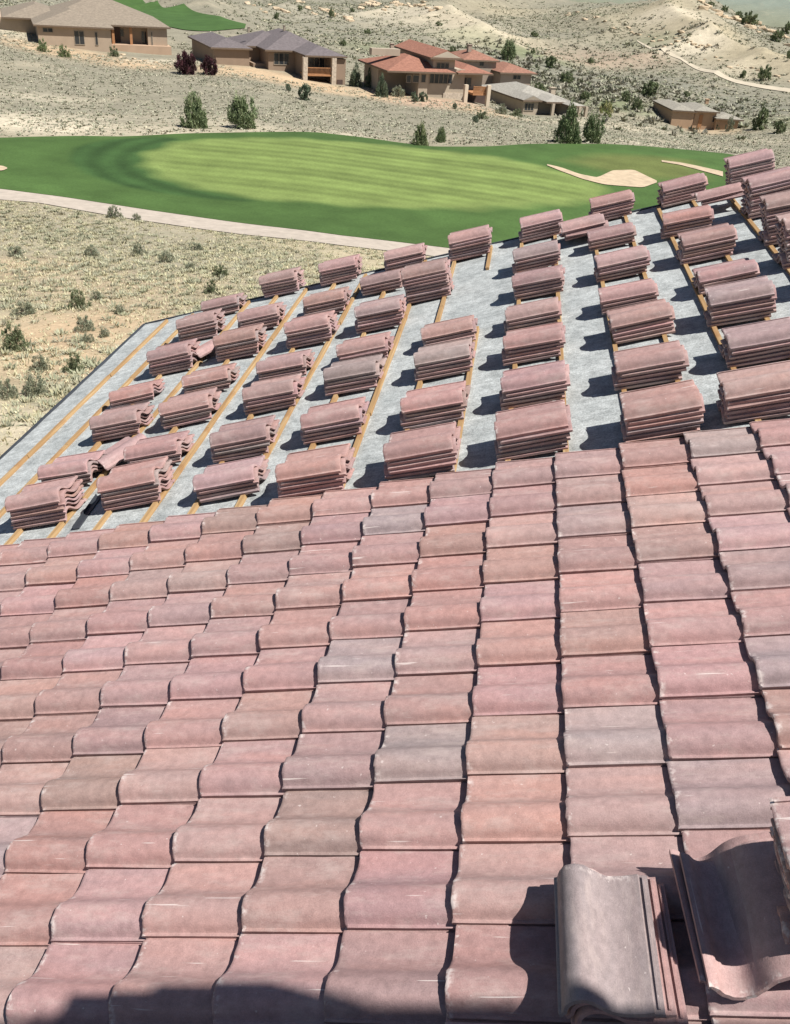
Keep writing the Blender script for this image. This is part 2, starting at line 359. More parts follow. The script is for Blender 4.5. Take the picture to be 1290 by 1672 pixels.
def poly_dist(X, Y, P):
    """signed distance (inside > 0) to polygon P (n,2)"""
    ins = np.zeros(len(X), bool); d = np.full(len(X), 1e9); n = len(P)
    for i in range(n):
        a, b = P[i], P[(i + 1) % n]
        c_ = ((a[1] > Y) != (b[1] > Y)) & (X < (b[0] - a[0]) * (Y - a[1]) / (b[1] - a[1] + 1e-12) + a[0]); ins ^= c_
        ab = b - a; t = np.clip(((X - a[0]) * ab[0] + (Y - a[1]) * ab[1]) / (ab @ ab), 0, 1)
        d = np.minimum(d, np.hypot(X - a[0] - t * ab[0], Y - a[1] - t * ab[1]))
    return np.where(ins, d, -d)
def pxpoly(pts, n=90):
    P = np.array([tuple(hit(*q))[:2] for q in pts]); P = resample(np.vstack([P, P[:1]]), n)[:-1]
    for _ in range(4): P = .25 * np.roll(P, 1, 0) + .5 * P + .25 * np.roll(P, -1, 0)
    return P
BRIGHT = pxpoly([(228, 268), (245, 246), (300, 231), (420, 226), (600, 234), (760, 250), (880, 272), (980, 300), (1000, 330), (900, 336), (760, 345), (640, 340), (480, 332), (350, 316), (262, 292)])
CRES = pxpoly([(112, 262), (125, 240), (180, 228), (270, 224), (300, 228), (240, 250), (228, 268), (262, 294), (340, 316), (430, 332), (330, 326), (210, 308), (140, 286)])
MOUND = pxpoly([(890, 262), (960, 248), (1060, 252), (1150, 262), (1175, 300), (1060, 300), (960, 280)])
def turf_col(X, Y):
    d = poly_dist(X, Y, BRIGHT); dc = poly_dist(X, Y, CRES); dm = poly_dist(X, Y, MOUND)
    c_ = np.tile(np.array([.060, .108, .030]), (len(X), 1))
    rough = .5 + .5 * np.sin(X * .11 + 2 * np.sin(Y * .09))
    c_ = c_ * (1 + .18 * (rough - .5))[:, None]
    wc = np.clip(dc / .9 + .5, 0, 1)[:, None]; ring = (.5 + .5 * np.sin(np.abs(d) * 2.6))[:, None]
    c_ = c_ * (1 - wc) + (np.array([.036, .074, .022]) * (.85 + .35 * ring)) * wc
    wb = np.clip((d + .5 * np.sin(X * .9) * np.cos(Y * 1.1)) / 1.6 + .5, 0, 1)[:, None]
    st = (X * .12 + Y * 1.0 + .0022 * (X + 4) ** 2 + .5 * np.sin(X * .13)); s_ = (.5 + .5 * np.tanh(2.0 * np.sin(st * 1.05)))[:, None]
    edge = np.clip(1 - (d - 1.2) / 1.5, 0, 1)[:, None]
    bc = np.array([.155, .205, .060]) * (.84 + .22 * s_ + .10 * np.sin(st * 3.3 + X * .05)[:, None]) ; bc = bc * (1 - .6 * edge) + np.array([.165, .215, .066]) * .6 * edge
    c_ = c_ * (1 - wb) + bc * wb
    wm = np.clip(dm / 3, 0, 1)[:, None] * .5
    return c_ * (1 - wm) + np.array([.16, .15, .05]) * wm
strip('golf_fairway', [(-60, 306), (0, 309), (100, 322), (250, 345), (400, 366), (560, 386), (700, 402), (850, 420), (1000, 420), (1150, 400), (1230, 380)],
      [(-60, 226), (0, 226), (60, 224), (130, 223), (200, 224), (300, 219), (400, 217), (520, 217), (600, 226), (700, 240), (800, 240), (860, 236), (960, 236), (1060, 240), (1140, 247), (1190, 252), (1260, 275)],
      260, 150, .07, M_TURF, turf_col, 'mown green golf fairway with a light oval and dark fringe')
strip('gravel_path', [(-60, 318), (0, 327), (60, 331), (200, 356), (400, 384), (560, 402), (700, 418), (850, 436)],
      [(-60, 302), (0, 309), (100, 322), (250, 345), (400, 366), (560, 386), (700, 402), (850, 420)], 120, 5, .05, M_PATH, None, 'pale gravel cart path along the near edge of the fairway')
strip('sand_bunker', [(893, 272), (915, 281), (950, 294), (985, 303), (1020, 306), (1050, 308), (1072, 300)], [(893, 270), (915, 275), (945, 286), (975, 292), (1000, 280), (1035, 279), (1072, 297)], 60, 8, .13, M_SAND, None, 'pale sand bunker at the right end of the fairway', 3)
strip('sand_bunker', [(1080, 266), (1110, 271), (1140, 279), (1180, 290)], [(1080, 263.5), (1110, 267), (1140, 273), (1180, 282)], 30, 4, .13, M_SAND, None, 'narrow strip of sand above the bunker', 2)
strip('sand_bunker', [(-40, 278), (-10, 281), (4, 281), (12, 278)], [(-40, 272), (-10, 272), (4, 273), (12, 276)], 20, 4, .13, M_SAND, None, 'small sand patch at the left edge of the fairway', 2)
strip('distant_fairway', [(170, 12), (230, 26), (262, 42), (300, 50), (340, 52), (400, 47)], [(150, -6), (200, 0), (260, 6), (320, 20), (370, 32), (402, 40)], 120, 60, .15, M_TURF,
      lambda X, Y: np.tile(np.array([.055, .105, .03]), (len(X), 1)), 'small dark green fairway beyond the tan roof')
strip('dirt_track', [(1040, 68), (1080, 82), (1110, 97), (1150, 118), (1200, 136), (1250, 146), (1320, 156)], [(1040, 66), (1080, 79), (1110, 93), (1150, 113), (1200, 130), (1250, 140), (1320, 150)], 160, 6, .14, M_ROAD, None, 'pale dirt track crossing the foot of the hill', 3)

# ------------------------------------------------------------------ the unfinished house under the tiles
FW = -.065                                  # felt surface, BW batten tops
BW = -.035
def rm(u, v, wn): return ROOF @ Vector((u, v, wn))
house = empty('unfinished_house', rm(0, 0, -4.5), 0, 'unfinished house whose grey felted roof slope carries the tiles and tile stacks', 'house')
HI = Matrix.Translation(-house.location)
RM = HI @ ROOF
def rake(u): return 5.56 + (u + 4.47) * .043
mb = MB(); U0, U1, V0 = -4.47, 6.2, -9.0
def slab(mb, z0, z1, du=0, dv=0):
    P = [(U0 + du, V0), (U1, V0), (U1, rake(U1) - dv), (U0 + du, rake(U0) - dv)]
    vv = [RM @ Vector((a, b, z)) for z in (z0, z1) for a, b in P]
    mb.add(vv, [(3, 2, 1, 0), (4, 5, 6, 7), (0, 1, 5, 4), (1, 2, 6, 5), (2, 3, 7, 6), (3, 0, 4, 7)])
slab(mb, FW - .03, FW - .006, .02, .02); mb.build('roof_deck', M_OSB, house)
# felt as a fine, slightly wrinkled sheet with lapped rolls
nu, nv = 220, 150; us = np.linspace(U0 + .012, U1, nu); vsn = np.linspace(-.6, 1, nv)
G = []
for b in range(nv):
    for a in range(nu):
        uu = us[a]; vv_ = V0 + (rake(uu) - .01 - V0) * (b / (nv - 1))
        wob = .0025 * math.sin(uu * 9 + 2 * math.sin(vv_ * 2.1)) + .002 * math.sin(vv_ * 7 + uu * 3) + .004 * (((uu + 4.47) % .95) / .95) + .0015 * math.sin(uu * 31 + vv_ * 4) * math.sin(vv_ * 19)
        G.append(RM @ Vector((uu, vv_, FW + wob)))
F_ = [(b * nu + a, b * nu + a + 1, (b + 1) * nu + a + 1, (b + 1) * nu + a) for b in range(nv - 1) for a in range(nu - 1)]
mb = MB(); mb.add(G, F_); mb.build('roof_felt', M_FELT, house, True)
mb = MB()
mb.box(U0 - .02, U0 + .014, V0, rake(U0) + .01, FW - .10, FW + .012, RM); mb.build('eave_flashing', M_METAL, house)
mb = MB()
vv = [RM @ Vector(q) for q in [(U0, rake(U0), FW - .2), (U1, rake(U1), FW - .2), (U1, rake(U1), FW + .012), (U0, rake(U0), FW + .012), (U0, rake(U0) + .03, FW - .2), (U1, rake(U1) + .03, FW - .2), (U1, rake(U1) + .03, FW + .012), (U0, rake(U0) + .03, FW + .012)]]
mb.add(vv, [(0, 1, 2, 3), (7, 6, 5, 4), (0, 4, 5, 1), (3, 2, 6, 7), (0, 3, 7, 4), (1, 5, 6, 2)]); mb.build('rake_flashing', M_METAL, house)
mb = MB(); pe = ROOF @ Vector((U0, 0, FW)); x0 = pe.x + .55 - house.location.x; x1 = (ROOF @ Vector((U1, 0, 0))).x - house.location.x
zt = pe.z - .15 - house.location.z; y0 = V0 + .3 + ROOF.translation.y - house.location.y; y1 = rake(U0) - .45 + ROOF.translation.y - house.location.y
mb.box(x0, x1 + 3, y0, y1, -5.5, zt); mb.build('wall', M_STUCCO, house)
# gable wall up to the deck
mb = MB(); t = math.tan(PITCH); vv = []
for yy in (y1 - .2, y1 + .002):
    vv += [Vector((x0 + .01, yy, zt - .2)), Vector((x1, yy, zt - .2)), Vector((x1, yy, zt + (x1 - x0) * t - .02)), Vector((x0 + .01, yy, zt + .02))]
mb.add(vv, [(3, 2, 1, 0), (4, 5, 6, 7), (0, 1, 5, 4), (1, 2, 6, 5), (2, 3, 7, 6), (3, 0, 4, 7)]); mb.build('gable_wall', M_STUCCO, house)

# battens: one every course, in pieces
nb_ = 0
for m in range(-6, 14):
    u = AX * (1.07 - .9625 * m)
    if u < U0 + .1: continue
    cuts = [-1.0, rng.uniform(1.4, 2.2), rng.uniform(3.5, 4.1), rake(u) - .12]
    for i in range(3):
        a, b = cuts[i] + (.004 if i else 0), cuts[i + 1]
        if m == 2: a, b = [(-1, 1.6), (1.61, 3.0), (4.75, 5.6)][i]
        mb = MB(); off = rng.uniform(-.006, .006) + (.075 if u > .5 else .03 if u > -.5 else 0); L = b - a
        mb.box(-.016, .016, 0, L, 0, BW - FW + .002)
        o = mb.build('roof_batten', M_BATTEN)
        o.matrix_world = ROOF @ Matrix.Translation((u + off, a, FW - .001 + i * .0004)) @ Matrix.Rotation(rng.uniform(-.0025, .0025), 4, 'Z')
        part = ['near', 'middle', 'far'][i]
        ordn = ['first', 'second', 'third', 'fourth', 'fifth', 'sixth', 'seventh', 'eighth', 'ninth', 'tenth', 'eleventh', 'twelfth', 'thirteenth', 'fourteenth', 'fifteenth', 'sixteenth', 'seventeenth', 'eighteenth', 'nineteenth', 'twentieth']
        tag(o, 'orange wood batten on grey felt, %s piece of the %s batten line from the eave' % (part, ordn[13 - m - 1]), 'roof batten', 'wood battens nailed across the felt')

# ------------------------------------------------------------------ roof tile mesh (x up-slope from the butt, y away from the covering lip, z normal)
TL, TW, TH = .430, .335, .017
PROF = [(0, .0115), (.0035, .0135), (.011, .0142), (.0145, .019), (.019, .031), (.027, .045), (.039, .0565), (.054, .0645), (.070, .0690), (.086, .0702), (.102, .0675), (.117, .0605), (.131, .0505), (.145, .0385), (.159, .0265), (.174, .016), (.192, .0075), (.215, .0025), (.245, .0005), (.275, .0015), (.302, .0045), (.305, -.0035), (.335, -.0045)]
def tile_mesh(name, seed):
    r = random.Random(seed); n = len(PROF); xs = [0, .0035, .012, .06, .14, .23, .32, .40, .424, TL]
    nrm = []
    for i in range(n):
        a = PROF[max(i - 1, 0)]; b = PROF[min(i + 1, n - 1)]; dy, dz = b[0] - a[0], b[1] - a[1]; l = math.hypot(dy, dz); nrm.append((-dz / l, dy / l))
    nrm[0] = (-.25, .97); nrm[1] = nrm[2] = (0, 1); nrm[n - 3] = (0, 1); nrm[n - 2] = (0, 1)
    top = []; bot = []
    chip = [0] * n
    if seed % 2: c0 = r.choice([0, 1, 12, 18]); chip[c0] = r.uniform(.004, .009); chip[min(c0 + 1, n - 1)] = r.uniform(.002, .007)
    if seed % 3 == 0: chip[0] = .010; chip[1] = .008; chip[2] = .003
    jig = [[r.gauss(0, .00035) for _ in range(n)] for _ in xs]
    for k_, x in enumerate(xs):
        e0 = {0: .0035, 1: .0008, len(xs) - 1: .003}.get(k_, 0)
        for i, (y, z) in enumerate(PROF):
            ex = (r.gauss(0, .0011) + chip[i]) if k_ in (0, 1) else 0
            ny, nz = nrm[i]
            top.append((x + ex, y - ny * e0, z - nz * e0 + jig[k_][i] + (.0012 * math.sin(x * 9 + seed))))
            by = min(max(y - ny * (TH - e0 * .4), .0 if i > 4 else .003 * i), TW); bz = z - nz * (TH - e0 * .4)
            bot.append((x + ex, by, max(bz, -.018)))
    v_ = top + bot; nx = len(xs); o = len(top); f = []
    for k_ in range(nx - 1):
        for i in range(n - 1):
            a = k_ * n + i; f.append((a, a + n, a + n + 1, a + 1)); f.append((o + a, o + a + 1, o + a + n + 1, o + a + n))
        a = k_ * n; f.append((a, o + a, o + a + n, a + n)); a = k_ * n + n - 1; f.append((a, a + n, o + a + n, o + a))
    for i in range(n - 1):
        f.append((i, i + 1, o + i + 1, o + i)); a = (nx - 1) * n + i; f.append((a, o + a, o + a + 1, a + 1))
    # interlock rib along the far flange
    def bx(x0, x1, y0_, y1_, z0, z1):
        b = len(v_)
        for z in (z0, z1):
            for y in (y0_, y1_):
                for x in (x0, x1): v_.append((x, y, z))
        for q in [(0, 2, 3, 1), (4, 5, 7, 6), (0, 1, 5, 4), (2, 6, 7, 3), (0, 4, 6, 2), (1, 3, 7, 5)]: f.append(tuple(b + j for j in q))
    bx(.01, TL - .01, .316, .322, -.006, .0025)
    me = bpy.data.meshes.new(name); me.from_pydata(v_, [], f); me.update()
    top_n = 2 * (n - 1) * (nx - 1)
    sm = np.zeros(len(me.polygons), bool); 
    for p in me.polygons:
        if abs(p.normal.x) < .3 and p.area > 1e-7: sm[p.index] = True
    me.polygons.foreach_set('use_smooth', sm); me.materials.append(M_TILE)
    try: me.set_sharp_from_angle(angle=R_(38))
    except Exception: pass
    return me
TILES = [tile_mesh('tile_%d' % i, 3 + i) for i in range(8)]
TINTS = [('pink', (.395, .243, .226)), ('salmon', (.402, .238, .21)), ('greyish', (.35, .256, .244)), ('brownish', (.37, .24, .218)), ('pale pink', (.42, .27, .252)), ('mauve', (.378, .243, .232))]
WT = [.36, .16, .09, .13, .14, .12]
def pick():
    i = rng.choice(len(TINTS), p=WT); nm, c_ = TINTS[i]; f = rng.uniform(.9, 1.08)
    return nm, tuple(min(x * f * rng.uniform(.97, 1.03), 1) for x in c_)
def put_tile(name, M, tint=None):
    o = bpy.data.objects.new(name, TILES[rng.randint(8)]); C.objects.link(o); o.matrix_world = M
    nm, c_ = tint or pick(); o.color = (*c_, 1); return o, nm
def word(n):
    a = 'zeroth first second third fourth fifth sixth seventh eighth ninth tenth eleventh twelfth thirteenth fourteenth fifteenth sixteenth seventeenth eighteenth nineteenth twentieth'.split()
    return a[n] if n <= 20 else ('twenty-' + a[n - 20] if n < 30 else 'thirtieth' if n == 30 else 'thirty-' + a[n - 30])
ORD = ['first', 'second', 'third', 'fourth', 'fifth', 'sixth', 'seventh', 'eighth', 'ninth', 'tenth', 'eleventh', 'twelfth', 'thirteenth', 'fourteenth', 'fifteenth', 'sixteenth', 'seventeenth', 'eighteenth']
tiltm = math.atan2(.030, AX)
laid = 0; rest = []
for kk in range(-12, 15):
    for j in range(0, 18):
        u = kk * AX; v_ = -j * BY
        corners = [project(rm(u + a, v_ + b, .03)) for a in (0, TL) for b in (0, TW)]
        xs_ = [c_[0] for c_ in corners]; ys_ = [c_[1] for c_ in corners]
        if min(xs_) < -5000 or max(xs_) < -5 or min(xs_) > 1295 or min(ys_) > 1680: rest.append((kk, j)); continue
        M = ROOF @ Matrix.Translation((u + rng.normal(0, .0032), v_ + rng.normal(0, .0018), .0 + rng.uniform(0, .006))) @ Matrix.Rotation(tiltm + rng.normal(0, .002), 4, 'Y') @ Matrix.Rotation(rng.normal(0, .006), 4, 'Z') @ Matrix.Rotation(rng.normal(0, .006), 4, 'X')
        o, nm = put_tile('roof_tile', M)
        tag(o, '%s laid tile, %s from the bare felt in the %s course from the left' % (nm, word(j + 1), word(kk + 13)), 'laid tile', 'roof tiles laid in overlapping courses'); laid += 1
mb = MB(); _src = TILES[0]
for kk, j in rest:
    M = ROOF @ Matrix.Translation((kk * AX, -j * BY, rng.uniform(0, .005))) @ Matrix.Rotation(tiltm, 4, 'Y') @ Matrix.Rotation(rng.normal(0, .005), 4, 'Z')
    mb.add([M @ v_.co for v_ in _src.vertices], [tuple(p.vertices) for p in _src.polygons])
tag(mb.build('roof_tile_field', M_TILE_I, None, True), 'remaining laid roof tiles continuing past the edges of the photo', 'laid tiles', kind='stuff')
print('laid', laid)

# ------------------------------------------------------------------ stacks of tiles on the battens: pixel of the top tile's near left lip, number of tiles
SP = .030
STACKS = [('first', [(7.8, 833.8, 6), (60.5, 781, 4), (145.7, 699, 5), (177.4, 655.5, 3), (239.4, 589, 6), (287.4, 536, 6), (327.8, 505, 4)]),
 ('second', [(158, 802.8, 6), (201.5, 750, 4), (259, 677, 5), (296.7, 630.7, 4), (348, 564, 6), (387.4, 524.6, 5), (422.7, 464, 6)]),
 ('third', [(315, 799.5, 4), (342.6, 729, 5), (395.5, 653, 5), (418, 608, 4), (463.5, 542.6, 6), (495, 499.6, 5), (520, 443.6, 6)]),
 ('fourth', [(449.9, 784, 6), (491, 698.7, 5), (528, 620.7, 5), (549, 580, 4), (578.8, 517, 6), (587.7, 467, 4), (627.4, 424.5, 5)]),
 ('fifth', [(626.7, 750.7, 6), (654.6, 673, 5), (676.3, 595.7, 5), (688, 553, 4), (655.4, 455.4, 9), (732.4, 397.5, 7)]),
 ('sixth', [(809.6, 715, 6), (819, 639, 5), (822, 569, 5), (825.7, 523.5, 4), (836, 466.7, 5), (838.4, 424, 5), (850, 371, 6)]),
 ('seventh', [(1019.4, 684, 6), (1005.8, 606.9, 5), (998.2, 534, 5), (980, 493, 4), (975.6, 436, 5), (960.7, 393, 4), (965, 338.6, 6)]),
 ('eighth', [(1184, 650.7, 6), (1190, 569, 5), (1158.5, 498, 6), (1141.8, 460, 4), (1114.7, 401, 6), (1083, 366, 5), (1083, 312, 6)]),
 ('ninth', [(1283, 375, 11), (1251.8, 341, 11), (1224.8, 306.6, 10), (1191, 273, 8)])]
nst = 0
def stack(u, v_, n, col, idx, extra=None, base=BW):
    global nst
    yaw = rng.normal(0, .03); nlow = 2 if n > 4 and rng.rand() < .7 else (1 if rng.rand() < .4 else 0)
    for i in range(n):
        low = i < nlow
        du = rng.normal(0, .004) - (.026 if low else 0); dv = rng.normal(0, .0035) + .003 * (n - 1 - i) + (.003 if low else 0)
        if i == n - 2 and n > 3: du += .020
        if i == n - 1: du = dv = 0
        M = ROOF @ Matrix.Translation((u + du, v_ + dv, base + .0035 + SP * i)) @ Matrix.Rotation(yaw + rng.normal(0, .009), 4, 'Z') @ Matrix.Rotation(rng.normal(0, .004), 4, 'Y') @ Matrix.Rotation(min(.024 * i, .15) + rng.normal(0, .004), 4, 'X')
        o, nm = put_tile('stacked_tile', M)
        top = n - 1 - i
        pos = 'topmost' if top == 0 else ORD[top] + ' from the top'
        lab = extra % pos if extra else '%s tile in %s stack of the %s stack row from the eave' % (pos, ORD[idx] , col)
        tag(o, lab, 'stacked tile', 'roof tiles waiting in stacks on the battens'); nst += 1
for col, lst in STACKS:
    for idx, (px, py, n) in enumerate(lst):
        g_ = on_roof(px, py, BW + .0035 + SP * (n - 1) + .0165)
        stack(g_.x, g_.y, n, col, idx)
for idx, (u, v_, n) in enumerate([(2.28, 2.2, 10), (2.30, 1.4, 9)]):
    stack(u, v_, n, 'ninth', idx, '%s tile in the stack just right of the eighth row, ' + ['farther one', 'nearer one'][idx])
print('stacked', nst)

def loose(name, u, v_, wn, yaw, pitch, roll, label, flip=False, tint=None):
    M = ROOF @ Matrix.Translation((u, v_, wn)) @ Matrix.Rotation(yaw, 4, 'Z') @ Matrix.Rotation(pitch, 4, 'Y') @ Matrix.Rotation(roll, 4, 'X')
    if flip: M = M @ Matrix.Rotation(math.pi, 4, 'X')
    o, nm = put_tile(name, M, tint); return tag(o, label, 'loose tile', 'single tiles lying loose on the roof')
GREY = ('greyish', (.285, .228, .222)); PK = TINTS[0]; PP = TINTS[4]
# near right corner: three tiles turned across the slope, then tiles in the shade
g_ = on_roof(905, 1436, .115)
for i, (du, dw_, dr) in enumerate([(.018, -.050, .0), (.009, -.028, .0), (0, 0, .0)]):
    loose('loose_tile', g_.x + du, g_.y + (.0, .012, 0)[i], .114 + dw_, -math.pi / 2 + (.035, .025, .015)[i], .0, dr,
          ['bottom tile of the three turned across the slope at lower right', 'middle tile of the three turned across the slope at lower right', 'smooth grey tile turned across the slope, with nail holes at its near end'][i], tint=GREY if i == 2 else PK).scale = (1, (.90, .86, .82)[i], 1)
g2 = on_roof(1156, 1612, .12)
loose('loose_tile', g2.x, g2.y, .118, math.pi / 2 + .05, 0, -.05, 'upturned tile, its trough half in shade, beside the grey turned tile', True, PP)
loose('loose_tile', g2.x - .02, g2.y + .03, .10, math.pi / 2 + .07, 0, -.05, 'tile under the upturned half-shaded tile at lower right', True, PK)
g3 = on_roof(1256, 1300, .39)
stack(g3.x, g3.y - .335, 10, 'x', 0, '%s tile of the tall stack cut by the lower right edge', .07)
# loose tiles among the stacks
g_ = on_roof(918, 381, .10); loose('loose_tile', g_.x, g_.y, .095, .10, .0, .12, 'pale tile resting askew between two far stacks near the rake', tint=PP)
loose('loose_tile', g_.x + .03, g_.y + .0, .05, .08, .05, .06, 'pink tile under the pale askew tile near the rake', tint=PK)
loose('loose_tile', g_.x + .02, g_.y + .06, .005, .2, 0, .0, 'lowest tile under the askew tile near the rake', tint=PK)
g_ = on_roof(1138, 327, .12); loose('loose_tile', g_.x, g_.y, .10, .06, 0, .05, 'pink tile bridging two far stacks at upper right', tint=PK)
loose('loose_tile', g_.x + .04, g_.y + .01, .06, .0, 0, .0, 'tile directly below the bridging tile at upper right', tint=PK)
g_ = on_roof(172, 762, .03); loose('loose_tile', g_.x, g_.y, -.005, 1.0, -.05, .05, 'tile lying crooked between the two leftmost stack rows, nearer one', tint=TINTS[5])
g_ = on_roof(325, 580, .03); loose('loose_tile', g_.x, g_.y, .0, .9, -.05, .0, 'tile lying crooked between the two leftmost stack rows, farther one', tint=PK)
# thin dark strip of unknown material between the first two rows
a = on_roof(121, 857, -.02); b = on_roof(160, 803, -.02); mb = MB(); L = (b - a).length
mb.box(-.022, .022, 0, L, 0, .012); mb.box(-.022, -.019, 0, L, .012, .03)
o = mb.build('dark_strip', M_METAL); o.matrix_world = ROOF @ Matrix.Translation((a.x, a.y, FW + .004)) @ Matrix.Rotation(-math.atan2(b.x - a.x, b.y - a.y), 4, 'Z')
tag(o, 'thin dark strip lying on felt between the two leftmost stack rows', 'dark strip')

# made-up overhang out of view, added only to shadow the lowest tiles
dw = empty('shadow_caster', rm(3.8, -4.5, 0), 0, 'added overhang out of view, its stepped edge shaped to shadow the lowest tiles', 'roof'); DI = Matrix.Translation(-dw.location) @ ROOF
mb = MB(); mb.box(3.7, 4.6, -5.15, -3.95, -.06, 3.18, DI); mb.build('wall', M_STUCCO, dw)  # added wall holding up the unseen overhang
mb = MB(); mb.box(1.12, 4.7, -5.2, -3.875, 3.18, 3.3, DI); mb.build('shadow_caster_slab', M_BATTEN, dw)
mb = MB()
for i in range(7):
    mb.box(1.1 + i * .40, 1.1 + i * .40 + .40, -5.25, -3.855, 3.302, 3.36 + (.0, .0, .0, .06, .34, .44, .10)[i], DI)
mb.build('shadow_caster_steps', M_TILE, dw)  # added steps that shape the edge of the cast shadow

# ------------------------------------------------------------------ houses across the fairway
class House:
    def __init__(s, name, px, py, dist, phi, label, wall, roof, trim, dz=0):
        s.P = at(px, py, dist); s.P.z += dz; s.phi = R_(phi)
        s.o = empty(name, s.P, s.phi, label, 'house'); s.wall_m = wall; s.roof_m = roof; s.trim = trim; s.i = 0; s.fascia = M_FASCIA
        s.c, s.s_ = math.cos(s.phi), math.sin(s.phi)
    def plane(s, y, px, py):
        """local (x, z) of a pixel on the vertical plane y = const of this house"""
        d = ray(px, py); n = Vector((-s.s_, s.c, 0)); o = CAM - s.P
        t = (y - o.dot(n)) / d.dot(n); q = o + d * t
        return q.x * s.c + q.y * s.s_, q.z
    def sideplane(s, x, px, py):
        d = ray(px, py); n = Vector((s.c, s.s_, 0)); o = CAM - s.P
        t = (x - o.dot(n)) / d.dot(n); q = o + d * t
        return -q.x * s.s_ + q.y * s.c, q.z
    def walls(s, x0, x1, y0, y1, z1, z0=-3.5, mat=None, name='wall'):
        s.i += 1; e = .003 * s.i
        mb = MB(); mb.box(x0 + e, x1 - e, y0 + e, y1 - e, z0, z1 - .02 - e); return mb.build(name, mat or s.wall_m, s.o)
    def hip(s, x0, x1, y0, y1, z, slope=.32, gable=None, th=.22):
        s.i += 1; z = z + .012 * s.i; x0 += .3; x1 -= .3; y0 += .35; y1 -= .3; dx, dy = x1 - x0, y1 - y0; h = min(dx, dy) / 2; H = h * slope
        E = [(x0, y0), (x1, y0), (x1, y1), (x0, y1)]
        if gable == 'y': a, b = ((x0 + x1) / 2, y0), ((x0 + x1) / 2, y1); H = dx / 2 * slope
        elif dx >= dy: a, b = (x0 + h, (y0 + y1) / 2), (x1 - h, (y0 + y1) / 2)
        else: a, b = ((x0 + x1) / 2, y0 + h), ((x0 + x1) / 2, y1 - h)
        v_ = [(x, y, z - th) for x, y in E] + [(x, y, z) for x, y in E] + [(*a, z + H), (*b, z + H)]
        f = [(3, 2, 1, 0), (0, 1, 5, 4), (1, 2, 6, 5), (2, 3, 7, 6), (3, 0, 4, 7)]
        if gable == 'y' or dx < dy: f += [(4, 5, 8), (5, 6, 9, 8), (6, 7, 9), (7, 4, 8, 9)]
        else: f += [(4, 5, 9, 8), (5, 6, 9), (6, 7, 8, 9), (7, 4, 8)]
        mb = MB(); mb.add(v_, f); r = mb.build('roof', s.roof_m, s.o)
        mb = MB(); g = .04
        for (ax, ay), (bx, by) in zip(E, E[1:] + E[:1]):
            if ax == bx: mb.box(ax - g, ax + g, min(ay, by) + g + .003, max(ay, by) - g - .003, z - th - .03, z - .012)
            else: mb.box(min(ax, bx) - g, max(ax, bx) + g, ay - g, ay + g, z - th - .034, z - .008)
        mb.build('fascia', s.fascia, r)
        mb = MB()
        if gable == 'y':
            mb.add([(x0 + .25, y0 - .012, z + .04), (x1 - .25, y0 - .012, z + .04), (a[0], y0 - .012, z + H - .14), (x0 + .25, y0 + .15, z + .04), (x1 - .25, y0 + .15, z + .04), (a[0], y0 + .15, z + H - .14)], [(0, 1, 2), (5, 4, 3), (0, 3, 4, 1), (1, 4, 5, 2), (2, 5, 3, 0)])
            mb.build('gable_panel', s.trim, r)
        return r
    def win(s, y, box, n=2):
        x0, z1 = s.plane(y, box[0], box[1]); x1, z0 = s.plane(y, box[2], box[3]); zb = s.plane(y, box[0], box[3])[1]; z0 = (z0 + zb) / 2
        z1 = (z1 + s.plane(y, box[2], box[1])[1]) / 2
        mb = MB(); t = .09
        mb.box(x0, x1, y - .05, y + .02, z1 - t, z1); mb.box(x0, x1, y - .08, y + .02, z0, z0 + t)
        for i in range(n + 1):
            xx = x0 + (x1 - x0 - t) * i / n; mb.box(xx, xx + t, y - .045, y + .02, z0 + t, z1 - t)
        f = mb.build('window', M_FRAME, s.o)
        mb = MB(); mb.box(x0 + .05, x1 - .05, y - .02, y + .015, z0 + .05, z1 - .05); mb.build('pane', M_GLASS, f)
    def post(s, x, y, w_, z0, z1, name='post', mat=None):
        mb = MB(); mb.box(x - w_ / 2, x + w_ / 2, y - w_ / 2, y + w_ / 2, z0, z1); return mb.build(name, mat or s.wall_m, s.o)
    def vent(s, x, y, z, w_=.25, h=.5, name='roof_vent', mat=None):
        mb = MB(); mb.box(x - w_ / 2, x + w_ / 2, y - w_ / 2, y + w_ / 2, z, z + h); mb.box(x - w_ * .65, x + w_ * .65, y - w_ * .65, y + w_ * .65, z + h + .002, z + h + .08); return mb.build(name, mat or s.trim, s.o)
M_FASCIA = flat('fascia_board', (.16, .115, .08), .8)
M_FRAME = flat('window_frame', (.30, .25, .19), .7); M_WOOD = flat('porch_wood', (.38, .19, .09), .8); M_STONE = flat('stone_veneer', (.50, .42, .33), .95, .3, 3); M_DARKIN = flat('porch_interior', (.09, .06, .05), .9)

